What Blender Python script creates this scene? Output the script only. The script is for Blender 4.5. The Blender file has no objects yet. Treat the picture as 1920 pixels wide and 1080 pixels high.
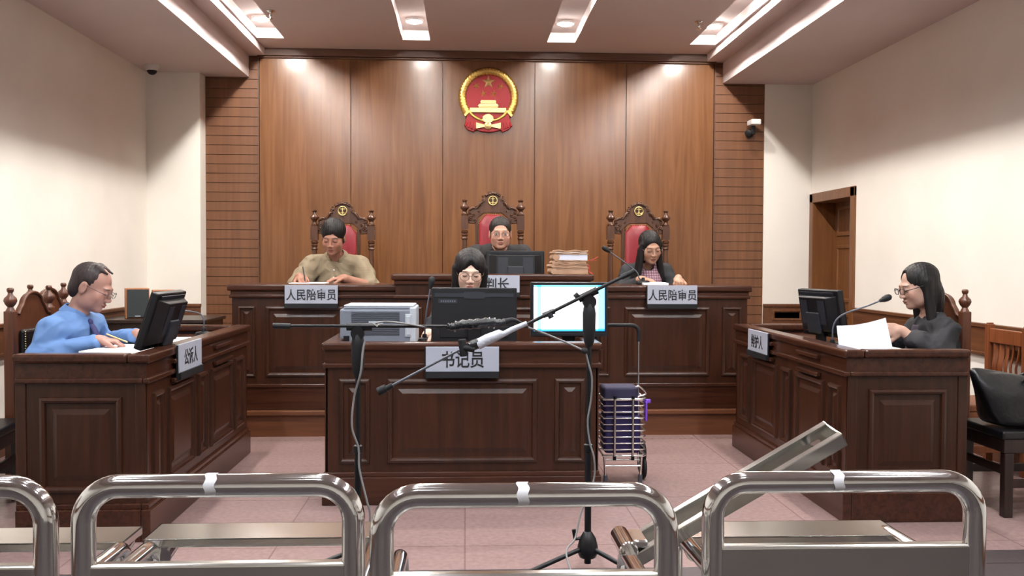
import bpy, math, random
import numpy as np
from mathutils import Matrix, Vector, Euler
random.seed(7)
SC = bpy.context.scene
COL = SC.collection
R = math.radians

# ------------------------------------------------------------------ camera
F_PX, CAM_H = 1766.0, 1.22
VPX, VPY = 873.0, 489.0                      # where the room's long axis vanishes
cd = bpy.data.cameras.new('camera'); cam = bpy.data.objects.new('camera', cd); COL.objects.link(cam)
cd.sensor_width = 36; cd.lens = F_PX/1920*36; cd.clip_start = .05; cd.clip_end = 60
cam.location = (0, 0, CAM_H)
yaw = math.atan((960-VPX)/F_PX); pit = math.atan((540-VPY)/F_PX)
CAMR = Matrix.Rotation(-yaw, 3, 'Z') @ Matrix.Rotation(R(90)-pit, 3, 'X') @ Matrix.Rotation(.0042, 3, 'Z')
cam.rotation_euler = CAMR.to_euler()
SC.camera = cam
def at(px, py, Y):
    """the point of the place at depth Y that the photo shows at pixel (px, py)"""
    d = CAMR @ Vector(((px-960)/F_PX, (540-py)/F_PX, -1))
    return Vector((0, 0, CAM_H)) + d*(Y/d.y)

# ------------------------------------------------------------------ world, exposure
w = bpy.data.worlds.new('world'); SC.world = w; w.use_nodes = True
w.node_tree.nodes['Background'].inputs[0].default_value = (.75, .85, 1, 1)
w.node_tree.nodes['Background'].inputs[1].default_value = .05
vs = SC.view_settings
vs.view_transform = 'Standard'; vs.look = 'None'; vs.gamma = 1; vs.use_curve_mapping = False
vs.exposure = 0.74
LAMP_POWER = 330.0
SC.cycles.max_bounces = 8; SC.cycles.diffuse_bounces = 5; SC.cycles.glossy_bounces = 4
SC.cycles.sample_clamp_indirect = 6; SC.cycles.caustics_reflective = False; SC.cycles.caustics_refractive = False
SC.cycles.use_denoising = True

# ------------------------------------------------------------------ materials
def srgb(r, g, b):
    f = lambda c: (c/255)/12.92 if c/255 <= .04045 else ((c/255+.055)/1.055)**2.4
    return (f(r), f(g), f(b), 1)
def mat(name, col, rough=.5, metal=0, spec=.5, emit=None, estr=0, bump=0, bscale=60, coat=0):
    m = bpy.data.materials.new(name); m.use_nodes = True
    n = m.node_tree.nodes; p = n['Principled BSDF']
    p.inputs['Base Color'].default_value = col if len(col) == 4 else (*col, 1)
    p.inputs['Roughness'].default_value = rough; p.inputs['Metallic'].default_value = metal
    p.inputs['Specular IOR Level'].default_value = spec; p.inputs['Coat Weight'].default_value = coat
    if emit: p.inputs['Emission Color'].default_value = emit; p.inputs['Emission Strength'].default_value = estr
    if bump:
        t = n.new('ShaderNodeTexCoord'); z = n.new('ShaderNodeTexNoise'); z.inputs['Scale'].default_value = bscale
        z.inputs['Detail'].default_value = 4
        b = n.new('ShaderNodeBump'); b.inputs['Strength'].default_value = bump; b.inputs['Distance'].default_value = .004
        L = m.node_tree.links
        L.new(t.outputs['Object'], z.inputs['Vector']); L.new(z.outputs['Fac'], b.inputs['Height']); L.new(b.outputs['Normal'], p.inputs['Normal'])
    return m
def noise_mat(name, c1, c2, scale, rough=.5, vec=(1, 1, 1), detail=6, dist=0, lo=.35, hi=.65, bump=.0, coat=0, spec=.5, r2=None):
    m = mat(name, c1, rough, coat=coat, spec=spec); nt = m.node_tree; n = nt.nodes; L = nt.links; p = n['Principled BSDF']
    t = n.new('ShaderNodeTexCoord'); mp = n.new('ShaderNodeMapping'); mp.inputs['Scale'].default_value = vec
    z = n.new('ShaderNodeTexNoise'); z.inputs['Scale'].default_value = scale; z.inputs['Detail'].default_value = detail; z.inputs['Distortion'].default_value = dist
    r = n.new('ShaderNodeValToRGB'); r.color_ramp.elements[0].position = lo; r.color_ramp.elements[1].position = hi
    r.color_ramp.elements[0].color = c1; r.color_ramp.elements[1].color = c2
    L.new(t.outputs['Object'], mp.inputs['Vector']); L.new(mp.outputs['Vector'], z.inputs['Vector']); L.new(z.outputs['Fac'], r.inputs['Fac']); L.new(r.outputs['Color'], p.inputs['Base Color'])
    if bump:
        b = n.new('ShaderNodeBump'); b.inputs['Strength'].default_value = bump; b.inputs['Distance'].default_value = .003
        L.new(z.outputs['Fac'], b.inputs['Height']); L.new(b.outputs['Normal'], p.inputs['Normal'])
    return m
def wood(name, dark, light, axis='Z', rough=.3, fine=1.0, coat=0):
    v = {'X': (1.2, 22, 22), 'Y': (22, 1.2, 22), 'Z': (22, 22, 1.2)}[axis]
    return noise_mat(name, dark, light, 1.6*fine, rough, v, 7, .8, .3, .72, .06, coat)
WALLWOOD = wood('veneer_vertical', srgb(96, 61, 36), srgb(121, 81, 51), 'Z', .24, .6)
WALLWOOD.node_tree.nodes['Principled BSDF'].inputs['Specular IOR Level'].default_value = .36
SLATWOOD = wood('slat_veneer', srgb(94, 58, 35), srgb(116, 76, 48), 'Z', .4, .6)
CROWNWOOD = wood('crown_wood', srgb(78, 48, 31), srgb(96, 61, 41), 'X', .4)
DESKV = wood('desk_wood_vertical', srgb(42, 22, 13), srgb(62, 34, 21), 'Z', .3)
DESKH = wood('desk_wood_along', srgb(46, 24, 15), srgb(68, 37, 24), 'X', .24)
for m_ in (DESKV, DESKH): m_.node_tree.nodes['Principled BSDF'].inputs['Specular IOR Level'].default_value = .36
STEPWOOD = wood('step_wood', srgb(84, 48, 26), srgb(108, 64, 38), 'X', .4)
CHAIRWOOD = wood('carved_wood', srgb(58, 34, 22), srgb(90, 56, 36), 'Z', .3)
SIDEWOOD = wood('side_chair_wood', srgb(66, 36, 24), srgb(100, 58, 38), 'Z', .3)
ORANGEWOOD = wood('red_brown_wood', srgb(104, 54, 28), srgb(134, 76, 42), 'Z', .4)
BLACKWOOD = wood('black_brown_wood', srgb(30, 20, 18), srgb(50, 32, 26), 'Z', .35)
DOORWOOD = wood('door_wood', srgb(98, 60, 30), srgb(122, 78, 42), 'Z', .4)
RAILWOOD = wood('rail_wood', srgb(84, 50, 30), srgb(108, 68, 42), 'Y', .4)
WHITE = noise_mat('wall_paint', srgb(228, 223, 214), srgb(236, 231, 223), 1.2, .85)
CEIL = noise_mat('ceiling_paint', srgb(205, 192, 190), srgb(211, 198, 196), 1.0, .9)
CHROME = mat('chrome', (.72, .71, .70, 1), .09, 1)
STEEL = noise_mat('satin_steel', (.62, .61, .58, 1), (.7, .69, .66, 1), 4, .16); STEEL.node_tree.nodes['Principled BSDF'].inputs['Metallic'].default_value = 1
ALU = mat('aluminium', (.8, .8, .8, 1), .25, 1)
BLACK = mat('black_plastic', srgb(13, 13, 17), .4, spec=.35)
BLACKM = mat('black_matte', srgb(20, 20, 23), .6, spec=.3)
GREYP = mat('grey_plastic', srgb(70, 74, 84), .45)
DGREY = mat('dark_grey_plastic', srgb(34, 36, 44), .45, spec=.35)
LEATHER = mat('black_leather', srgb(16, 15, 18), .33, bump=.4, bscale=45)
RED = mat('red_leather', srgb(124, 16, 30), .38, bump=.2, bscale=40)
REDE = mat('red_enamel', srgb(150, 6, 20), .5)
REDR = mat('red_ribbon', srgb(210, 40, 60), .5)
GOLD = mat('gold', (.7, .46, .13, 1), .3, .85, bump=.5, bscale=90)
GOLDS = mat('gold_smooth', (.72, .52, .22, 1), .3, .8)
BRASS = mat('old_brass', (.62, .48, .2, 1), .35, .9)
PLATE = mat('sign_plate', srgb(158, 162, 176), .45)
INK = mat('black_ink', srgb(22, 22, 26), .5)
PAPER = mat('paper', srgb(240, 240, 242), .7)
PAPER2 = mat('paper_bluish', srgb(196, 200, 216), .7)
KRAFT = noise_mat('kraft_paper', srgb(156, 122, 98), srgb(174, 142, 116), 8, .7)
NAVYF = mat('navy_fabric', srgb(40, 36, 66), .7)
YELLOW = mat('yellow_sticker', srgb(232, 216, 60), .5)
TAPE = mat('white_tape', srgb(235, 235, 240), .6)
PURPLE = mat('purple_fabric', srgb(46, 34, 88), .7, bump=.3, bscale=30)
PURPLE2 = mat('violet_strap', srgb(120, 70, 200), .5)
SILVER = mat('printer_silver', srgb(176, 182, 190), .4)
PRGREY = mat('printer_grey', srgb(112, 118, 130), .5)
VENT = mat('vent_dark', srgb(52, 56, 66), .6)
WRAPW = mat('clear_wrap', srgb(186, 188, 198), .25, bump=1, bscale=70)
WRAPB = mat('black_wrap', srgb(24, 26, 30), .2, bump=1, bscale=60)
CABLE = mat('grey_cable', srgb(120, 118, 118), .5)
SPK = mat('speaker_cloth', srgb(44, 50, 52), .8)
SPKWOOD = wood('speaker_wood', srgb(150, 92, 52), srgb(176, 114, 70), 'Z', .45)
LAMP = mat('lamp_glow', (1, 1, 1, 1), .5, emit=(1.0, .955, .885, 1), estr=LAMP_POWER)
LAMPS = mat('lamp_glow_bright', (1, 1, 1, 1), .5, emit=(1.0, .955, .885, 1), estr=LAMP_POWER*2.0)
LAMPCS = mat('lamp_glow_cool_bright', (1, 1, 1, 1), .5, emit=(.93, .97, 1.0, 1), estr=LAMP_POWER*2.0)
LAMPC = mat('lamp_glow_cool', (1, 1, 1, 1), .5, emit=(.93, .97, 1.0, 1), estr=LAMP_POWER)
WHITEP = mat('white_plastic', srgb(214, 212, 210), .4)

def floor_mat(name, a, b, rough):
    m = noise_mat(name, a, b, 40, rough, lo=.3, hi=.7); nt = m.node_tree; n = nt.nodes; L = nt.links; p = n['Principled BSDF']
    br = n.new('ShaderNodeTexBrick'); br.offset = 0; br.inputs['Scale'].default_value = 1
    br.inputs['Brick Width'].default_value = .8; br.inputs['Row Height'].default_value = .8; br.inputs['Mortar Size'].default_value = .004
    br.inputs['Mortar'].default_value = (.7, .66, .66, 1); br.inputs['Color1'].default_value = (1, 1, 1, 1); br.inputs['Color2'].default_value = (.97, .97, .97, 1)
    t = n.new('ShaderNodeTexCoord'); mx = n.new('ShaderNodeMix'); mx.data_type = 'RGBA'; mx.blend_type = 'MULTIPLY'; mx.inputs[0].default_value = 1
    L.new(t.outputs['Object'], br.inputs['Vector']); L.new(n['Color Ramp'].outputs['Color'], mx.inputs[6]); L.new(br.outputs['Color'], mx.inputs[7]); L.new(mx.outputs[2], p.inputs['Base Color'])
    return m
FLOOR = floor_mat('pink_floor_tile', srgb(136, 112, 110), srgb(150, 125, 122), .26)
FLOOR2 = floor_mat('dark_floor_tile', srgb(60, 52, 54), srgb(72, 63, 65), .4)
def attr_mat(name, rough, sss=.0):
    m = mat(name, (1, 1, 1, 1), rough, spec=.4); n = m.node_tree.nodes; a = n.new('ShaderNodeAttribute'); a.attribute_name = 'tint'
    m.node_tree.links.new(a.outputs['Color'], n['Principled BSDF'].inputs['Base Color'])
    return m
SKIN = attr_mat('skin', .5)
def hair_mat(name, c):
    m = noise_mat(name, c, (c[0]*1.9+.004, c[1]*1.8+.004, c[2]*1.8+.004, 1), 6, .5, (30, 30, 2.5), 4, 0, .35, .7, .4, spec=.25); return m
HAIRB = hair_mat('black_hair', srgb(14, 11, 12)); HAIRD = hair_mat('dark_hair', srgb(24, 19, 17)); HAIRG = hair_mat('thinning_hair', srgb(36, 29, 29))
def check_mat(name, base, line, sx, line2=None, w=.5, thr=.75):
    m = mat(name, base, .8); nt = m.node_tree; n = nt.nodes; L = nt.links; p = n['Principled BSDF']
    t = n.new('ShaderNodeTexCoord'); cur = None
    for ax, c in (('Z', line), ('X', line2 or line)):
        wv = n.new('ShaderNodeTexWave'); wv.bands_direction = ax; wv.inputs['Scale'].default_value = sx; wv.inputs['Distortion'].default_value = .6; wv.inputs['Detail Scale'].default_value = 2
        r = n.new('ShaderNodeValToRGB'); r.color_ramp.elements[0].position = thr-.12; r.color_ramp.elements[1].position = thr+.1
        mx = n.new('ShaderNodeMix'); mx.data_type = 'RGBA'; mx.inputs[7].default_value = c
        if cur is None: mx.inputs[6].default_value = base
        else: L.new(cur, mx.inputs[6])
        mm = n.new('ShaderNodeMath'); mm.operation = 'MULTIPLY'; mm.inputs[1].default_value = w
        L.new(t.outputs['Object'], wv.inputs['Vector']); L.new(wv.outputs['Fac'], r.inputs['Fac']); L.new(r.outputs['Color'], mm.inputs[0]); L.new(mm.outputs[0], mx.inputs[0]); cur = mx.outputs[2]
    L.new(cur, p.inputs['Base Color']); return m
PLAIDT = check_mat('tan_plaid', srgb(136, 121, 97), srgb(92, 81, 66), 40, w=.4, thr=.62)
PLAIDP = check_mat('pink_plaid', srgb(166, 130, 142), srgb(66, 44, 62), 16, srgb(66, 44, 62), w=.7, thr=.75)
BLUESHIRT = mat('blue_shirt', srgb(88, 122, 172), .75, bump=.25, bscale=18)
NAVY = mat('navy_tie', srgb(38, 42, 92), .6)
BLACKCLOTH = mat('black_cloth', srgb(28, 27, 32), .8, bump=.25, bscale=18)
DARKROBE = mat('dark_robe', srgb(30, 27, 29), .8, bump=.25, bscale=14)
TROUSER = mat('dark_trousers', srgb(36, 36, 44), .8)
PLUM = mat('plum_cloth', srgb(52, 40, 54), .8)
def glass_mat():
    m = bpy.data.materials.new('spectacle_lens'); m.use_nodes = True; nt = m.node_tree; n = nt.nodes; n.clear()
    o = n.new('ShaderNodeOutputMaterial'); t = n.new('ShaderNodeBsdfTransparent'); g = n.new('ShaderNodeBsdfGlossy'); g.inputs['Roughness'].default_value = .05
    mx = n.new('ShaderNodeMixShader'); mx.inputs[0].default_value = .12
    nt.links.new(t.outputs[0], mx.inputs[1]); nt.links.new(g.outputs[0], mx.inputs[2]); nt.links.new(mx.outputs[0], o.inputs[0]); return m
LENS = glass_mat()
def screen_mat():
    m = mat('bright_screen', (0, 0, 0, 1), .3); nt = m.node_tree; n = nt.nodes; L = nt.links; p = n['Principled BSDF']
    t = n.new('ShaderNodeTexCoord'); s = n.new('ShaderNodeSeparateXYZ'); L.new(t.outputs['Generated'], s.inputs[0])
    def ramp(src, els):
        r = n.new('ShaderNodeValToRGB'); r.color_ramp.interpolation = 'LINEAR'
        while len(r.color_ramp.elements) < len(els): r.color_ramp.elements.new(.5)
        for e, (q, c) in zip(r.color_ramp.elements, els): e.position = q; e.color = c
        L.new(src, r.inputs[0]); return r
    W = (1, 1, 1, 1); C = (.25, .8, 1, 1); B = (.03, .3, .75, 1)
    rx = ramp(s.outputs['X'], [(0, W), (.045, W), (.05, C), (.1, C), (.11, W), (.9, W), (.91, C), (.985, C), (1, B)])
    rz = ramp(s.outputs['Z'], [(0, B), (.03, B), (.04, C), (.07, W), (.96, W), (.965, B), (1, C)])
    mx = n.new('ShaderNodeMix'); mx.data_type = 'RGBA'; mx.blend_type = 'MULTIPLY'; mx.inputs[0].default_value = 1
    L.new(rx.outputs[0], mx.inputs[6]); L.new(rz.outputs[0], mx.inputs[7])
    L.new(mx.outputs[2], p.inputs['Emission Color']); p.inputs['Emission Strength'].default_value = 1.6; return m
SCREEN = screen_mat()

# ------------------------------------------------------------------ mesh helpers
class MB:
    def __init__(s): s.v = []; s.f = []; s.M = Matrix.Identity(4)
    def add(s, vs, fs):
        b = len(s.v); s.v += [tuple(s.M @ Vector(v)) for v in vs]; s.f += [tuple(b+i for i in f) for f in fs]; return s
    def box(s, x0, x1, y0, y1, z0, z1):
        return s.add([(x, y, z) for x in (x0, x1) for y in (y0, y1) for z in (z0, z1)],
                     [(0, 1, 3, 2), (4, 6, 7, 5), (0, 4, 5, 1), (2, 3, 7, 6), (0, 2, 6, 4), (1, 5, 7, 3)])
    def tube(s, pts, r, n=12, closed=False, flat=1.0):
        P = [Vector(p) for p in pts]; m = len(P); rs = r if hasattr(r, '__len__') else [r]*m
        vs = []; prev = None
        for i, p in enumerate(P):
            a = P[(i-1) % m] if (closed or i) else p; b = P[(i+1) % m] if (closed or i < m-1) else p
            t = (b-a).normalized()
            if prev is None:
                u = t.cross(Vector((0, 0, 1)))
                if u.length < .05: u = t.cross(Vector((0, 1, 0)))
            else: u = prev - t*prev.dot(t)
            u.normalize(); prev = u; q = t.cross(u)
            vs += [p + (u*math.cos(2*math.pi*k/n) + q*flat*math.sin(2*math.pi*k/n))*rs[i] for k in range(n)]
        fs = []
        for i in range(m if closed else m-1):
            j = (i+1) % m
            fs += [(i*n+k, i*n+(k+1) % n, j*n+(k+1) % n, j*n+k) for k in range(n)]
        if not closed: fs += [tuple(reversed(range(n))), tuple(range((m-1)*n, m*n))]
        return s.add(vs, fs)
    def lathe(s, prof, c=(0, 0, 0), n=20, axis=None):
        """prof: (radius, height) up the local z axis at c"""
        c = Vector(c); Q = Vector(axis).normalized().to_track_quat('Z', 'Y').to_matrix() if axis is not None else Matrix.Identity(3)
        vs = [c + Q @ Vector((r*math.cos(2*math.pi*k/n), r*math.sin(2*math.pi*k/n), z)) for r, z in prof for k in range(n)]
        m = len(prof); fs = [(i*n+k, i*n+(k+1) % n, (i+1)*n+(k+1) % n, (i+1)*n+k) for i in range(m-1) for k in range(n)]
        fs += [tuple(reversed(range(n))), tuple(range((m-1)*n, m*n))]
        return s.add(vs, fs)
    def ball(s, c, r, n=14, sq=(1, 1, 1)):
        pr = [(math.cos(a), math.sin(a)) for a in np.linspace(-math.pi/2, math.pi/2, n//2+2)]
        M0 = s.M.copy(); s.M = M0 @ Matrix.Translation(Vector(c)) @ Matrix.Diagonal((r*sq[0], r*sq[1], r*sq[2], 1))
        s.lathe([(max(a, .02), b) for a, b in pr], n=n); s.M = M0; return s
    def prism(s, poly, y0, y1):
        """poly in x,z extruded over y"""
        n = len(poly); vs = [(x, y0, z) for x, z in poly] + [(x, y1, z) for x, z in poly]
        a = sum(poly[i][0]*poly[(i+1) % n][1]-poly[(i+1) % n][0]*poly[i][1] for i in range(n))
        fs = [tuple(range(n)), tuple(reversed(range(n, 2*n)))] + [(i, i+n, (i+1) % n+n, (i+1) % n) for i in range(n)]
        if (a < 0) != (y1 < y0): fs = [tuple(reversed(f)) for f in fs]
        return s.add(vs, fs)
    def rects(s, x0, x1, z0, z1, prof, y=0):
        """nested rectangles: a moulded, raised panel that faces -y; prof = (inset, height)"""
        k = min(1, .46*min(x1-x0, z1-z0)/max(p[0] for p in prof)); vs = []
        for d, h in prof:
            d *= k; vs += [(x0+d, y-h, z0+d), (x1-d, y-h, z0+d), (x1-d, y-h, z1-d), (x0+d, y-h, z1-d)]
        fs = [(4*i+j, 4*i+(j+1) % 4, 4*i+4+(j+1) % 4, 4*i+4+j) for i in range(len(prof)-1) for j in range(4)]
        b = 4*(len(prof)-1); fs.append((b, b+1, b+2, b+3)); return s.add(vs, fs)
def mesh_obj(name, me, m, parent=None, loc=None, rot=None):
    o = bpy.data.objects.new(name, me); COL.objects.link(o)
    if m: me.materials.append(m)
    if parent: o.parent = parent
    if loc is not None: o.location = loc
    if rot is not None: o.rotation_euler = rot
    return o
def obj(name, mb, m, parent=None, bev=0, smooth=None, loc=None, rot=None, seg=2):
    me = bpy.data.meshes.new(name); me.from_pydata(mb.v, [], mb.f); me.update()
    import bmesh
    bm = bmesh.new(); bm.from_mesh(me); bmesh.ops.recalc_face_normals(bm, faces=bm.faces); bm.to_mesh(me); bm.free()
    o = mesh_obj(name, me, m, parent, loc, rot)
    if smooth is not None:
        for p in me.polygons: p.use_smooth = True
        me.set_sharp_from_angle(angle=R(smooth))
    if bev:
        b = o.modifiers.new('bevel', 'BEVEL'); b.width = bev; b.segments = seg; b.limit_method = 'ANGLE'; b.angle_limit = R(40)
    return o
def tag(o, label=None, cat=None, group=None, kind=None):
    for k, v in (('label', label), ('category', cat), ('group', group), ('kind', kind)):
        if v: o[k] = v
    return o
def thing(name, label, cat, loc=(0, 0, 0), rz=0, group=None):
    o = bpy.data.objects.new(name, None); COL.objects.link(o); o.location = loc; o.rotation_euler = (0, 0, rz); o.empty_display_size = .1
    return tag(o, label, cat, group)
def dup(root, loc, rz=None, label=None):
    def cp(o, par):
        c = o.copy(); COL.objects.link(c); c.parent = par
        for ch in list(o.children): cp(ch, c)
        return c
    r = cp(root, None); r.location = loc
    if rz is not None: r.rotation_euler = (0, 0, rz)
    if label: r['label'] = label
    return r
def struct(name, mb, m, parent=None, **k): return tag(obj(name, mb, m, parent, **k), kind='structure')
def text(name, s, h, m, parent, M, sx=.8, bold=.012, spacing=1.0, centre=True):
    """lettering h tall lying in the local x,z plane of M, facing -y"""
    cu = bpy.data.curves.new('t', 'FONT'); cu.body = s; cu.size = 1; cu.extrude = .012; cu.offset = bold; cu.space_character = spacing
    to = bpy.data.objects.new('t', cu); COL.objects.link(to)
    me = bpy.data.meshes.new_from_object(to.evaluated_get(bpy.context.evaluated_depsgraph_get()))
    bpy.data.objects.remove(to); bpy.data.curves.remove(cu)
    a = np.array([v.co[:] for v in me.vertices]); lo, hi = a.min(0), a.max(0); k = h/(hi[1]-lo[1]); c = (lo+hi)/2
    for v in me.vertices:
        p = v.co; v.co = M @ Vector(((p.x-c[0])*k*sx, -(p.z)*.12, (p.y-c[1])*k))
    me.materials.clear(); o = mesh_obj(name, me, m, parent); return o
def arc(c, r, a0, a1, n, u=(1, 0, 0), v=(0, 0, 1)):
    c, u, v = Vector(c), Vector(u), Vector(v)
    return [c + u*r*math.cos(R(a0+(a1-a0)*i/n)) + v*r*math.sin(R(a0+(a1-a0)*i/n)) for i in range(n+1)]
def spline(pts, n=8):
    P = [Vector(p) for p in pts]; P = [P[0]*2-P[1]] + P + [P[-1]*2-P[-2]]; out = []
    for i in range(1, len(P)-2):
        a, b, c, d = P[i-1:i+3]
        for k in range(n):
            t = k/n; out.append(.5*((2*b)+(c-a)*t+(2*a-5*b+4*c-d)*t*t+(3*b-a-3*c+d)*t**3))
    return out + [P[-2]]

# ------------------------------------------------------------------ the room
XL, XR, YB, YF = -2.857, 3.27, 8.8, -3.0
ZL, ZM, ZH = 2.893, 3.087, 3.153
struct('floor', MB().box(XL-.2, XR+.2, 3.69, YB+.2, -.1, 0), FLOOR)
struct('floor_audience', MB().box(XL-.2, XR+.2, YF-.2, 3.69, -.1, 0).box(1.5, XR+.2, 3.69, 3.86, -.1, .0015), FLOOR2)
struct('wall_left', MB().box(XL-.15, XL, YF, YB, 0, ZM), WHITE)
struct('wall_right', MB().box(XR, XR+.15, YF, 7.79, 0, ZM).box(XR, XR+.15, 7.79, 8.74, 1.85, ZM).box(XR, XR+.15, 8.74, YB, 0, ZM), WHITE)
struct('wall_front', MB().box(XL-.15, XR+.15, YF-.15, YF, 0, 3.5), WHITE)
struct('wall_alcove', MB().box(XL, -2.385, 8.62, YB, 0, ZM), WHITE)
struct('wall_behind', MB().box(2.809, XR+.3, YB, YB+.15, 0, ZM), WHITE)
wb = struct('wall_back', MB().box(XL-.15, 2.809, YB+.012, YB+.15, 0, 3.4), CROWNWOOD)
PX = [-1.895, -1.062, -.216, .638, 1.495, 2.325]
for i in range(5):
    struct('wall_panel', MB().box(PX[i]+.0035, PX[i+1]-.0035, YB-.006, YB+.02, 0, 3.08), WALLWOOD, wb)
def slats(x0, x1):
    mb = MB(); z = .03
    while z < 3.08: mb.box(x0, x1, YB-.004, YB+.02, z+.0025, min(z+.0862-.0025, 3.15)); z += .0862
    return mb
struct('slat_cladding', slats(-2.385, -1.91), SLATWOOD, wb); struct('slat_cladding', slats(2.34, 2.809), SLATWOOD, wb)
struct('trim_edge', MB().box(-1.91, -1.897, YB-.02, YB+.01, 0, 3.08).box(2.327, 2.34, YB-.02, YB+.01, 0, 3.08), CROWNWOOD, wb)
struct('trim_crown', MB().box(-1.91, 2.34, YB-.05, YB+.01, 3.085, 3.155).box(-1.91, 2.34, YB-.03, YB+.01, 3.068, 3.085), CROWNWOOD, bev=.006)
# ceiling: low side ceilings, two steps up to the middle, four long lamp recesses
SLOTS = [(-1.822, -1.588), (-.556, -.318), (.713, .962), (1.99, 2.22)]
cl = MB()
cl.box(XL-.1, -1.989, YF, YB+.02, ZL, ZM).box(XL-.1, -1.839, YF, YB+.02, ZM, 3.4)
cl.box(2.409, XR+.15, YF, YB+.02, ZL, ZM).box(2.244, XR+.15, YF, YB+.02, ZM, 3.4)
ed = [-1.839] + [x for s in SLOTS for x in s] + [2.244]
for i in range(0, 10, 2): cl.box(ed[i], ed[i+1], YF, YB+.02, ZH, 3.24)
for a, b in SLOTS: cl.box(a, b, 8.36, YB+.02, ZH, 3.24).box(a, b, YF, -2.4, ZH, 3.24)
cl.box(-1.86, 2.26, YF, YB+.02, 3.24, 3.4)
struct('ceiling', cl, CEIL)
# wooden wall rail, skirting, platform, door
rl = MB().box(XL, XL+.022, YF, 8.62, .635, .80).box(XL, XL+.034, YF, 8.62, .795, .822).box(XL, XL+.028, YF, 8.62, .62, .64)
struct('trim_1', rl, RAILWOOD, bev=.004)
struct('trim_2', MB().box(XL+.03, -2.385, 8.598, 8.62, .635, .80).box(XL+.03, -2.38, 8.586, 8.62, .795, .822), RAILWOOD, bev=.004)
rr = MB().box(XR-.022, XR, YF, 7.74, .655, .82).box(XR-.034, XR, YF, 7.74, .815, .84).box(XR-.028, XR, YF, 7.74, .64, .66)
struct('trim_3', rr, RAILWOOD, bev=.004)
t4 = MB().box(2.815, XR-.03, YB-.022, YB, .0, .80).box(2.815, XR-.03, YB-.034, YB, .795, .822); t4.rects(2.9, XR-.08, .66, .77, [(0, 0), (.006, .008), (.018, .008), (.024, 0)], YB-.022)
struct('trim_4', t4, RAILWOOD, bev=.003)
struct('baseboard_left', MB().box(XL, XL+.015, YF, 8.62, 0, .1), RAILWOOD); struct('baseboard_right', MB().box(XR-.015, XR, YF, 7.74, 0, .1), RAILWOOD)
pf = struct('floor_platform', MB().box(-1.95, 2.36, 6.535, YB, 0, .178), STEPWOOD)
struct('trim_nosing', MB().box(-1.95, 2.36, 6.51, 6.56, .15, .181), STEPWOOD, pf, bev=.004)
dr = struct('door_1', MB().box(XR+.2, XR+.24, 7.74, 8.8, 0, 1.9), DOORWOOD)
pn = MB(); pn.M = Matrix.Translation((XR+.2, 0, 0)) @ Matrix.Rotation(R(-90), 4, 'Z')
for z0, z1 in ((.12, .75), (.85, 1.38), (1.46, 1.74)):
    for a in (7.9, 8.3): pn.rects(-a-.36, -a, z0, z1, [(0, 0), (.006, .012), (.03, .012), (.04, .0)])
struct('door_panel', pn, DOORWOOD, dr)
struct('door_handle', MB().tube([(XR+.2, 8.02, .95), (XR+.15, 8.02, .95), (XR+.15, 8.13, .95)], .009), BRASS, dr, smooth=40)
fm = MB().box(XR-.02, XR+.24, 7.765, 7.85, 0, 1.86).box(XR-.02, XR+.24, 8.71, 8.795, 0, 1.86).box(XR-.02, XR+.24, 7.765, 8.795, 1.775, 1.862)
struct('trim_door', fm, DOORWOOD, dr, bev=.006)
# lamps in the recesses
names = ['leftmost', 'second from left', 'third from left', 'rightmost']
for cool, side_ in ((0, 0), (0, 1), (1, 0), (1, 1)):
    l0 = thing('ceiling_downlight', 'recessed round ceiling downlight', 'ceiling light', (0, 0, 3.24), group='downlights in the ceiling recesses')
    obj('lamp_ring', MB().tube(arc((0, 0, -.006), .07, 0, 360, 28, (1, 0, 0), (0, 1, 0))[:-1], .011, 8, closed=True), WHITEP, l0, smooth=40)
    obj('lamp_bulb', MB().ball((0, 0, -.015), .05, 16, (1, 1, .4)), (LAMP, LAMPS, LAMPC, LAMPCS)[cool*2+side_], l0)
    first = True
    for i, (a, b) in enumerate(SLOTS):
        for j, y in enumerate([8.0, 6.97, 5.94, 4.9, 3.87, 2.84, 1.8, .6]):
            if (y < 4.5) != bool(cool) or (i in (0, 3)) != bool(side_): continue
            lb = ('glowing round downlight in the %s lit ceiling recess, nearest the wood wall' % names[i]) if j == 0 else 'round white downlight in a ceiling recess above the camera side of the courtroom'
            p = ((a+b)/2, y, 3.24)
            if first: l0.location = p; l0['label'] = lb; first = False
            else: dup(l0, p, label=lb)
# sprinklers, cameras
def sprinkler(p, lb):
    t = thing('fire_sprinkler', lb, 'sprinkler', p, group='ceiling sprinklers')
    obj('rosette', MB().lathe([(.034, 0), (.036, -.006), (.02, -.014), (.012, -.02)], n=20), CHROME, t, smooth=40)
    obj('nozzle', MB().lathe([(.009, -.018), (.009, -.035), (.012, -.038), (.005, -.05), (.006, -.058), (.018, -.06), (.018, -.063), (.002, -.064)], n=14), CHROME, t, smooth=40)
s = at(1308, 8, 7.6); sprinkler((s.x, 7.55, ZH), 'small metal sprinkler head on the ceiling beside the rightmost lit recess')
s = at(510, 2, 7.5); sprinkler((s.x, 7.45, ZH), 'small metal sprinkler head on the ceiling beside the leftmost lit recess')
t = thing('dome_camera', 'white dome security camera under the low ceiling in the left corner', 'security camera', (at(285, 138, 8.3).x, 8.3, ZL))
obj('housing', MB().lathe([(.058, 0), (.06, -.02), (.052, -.045), (.045, -.05)], n=24), WHITEP, t, smooth=40)
obj('dome', MB().lathe([(.044, -.046), (.04, -.062), (.028, -.078), (.01, -.086), (.002, -.087)], n=24), BLACK, t, smooth=60)
c = at(1410, 240, 8.7); t = thing('bracket_camera', 'small security camera on a bracket on the right slatted wood column', 'security camera', (c.x, YB-.004, c.z))
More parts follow.
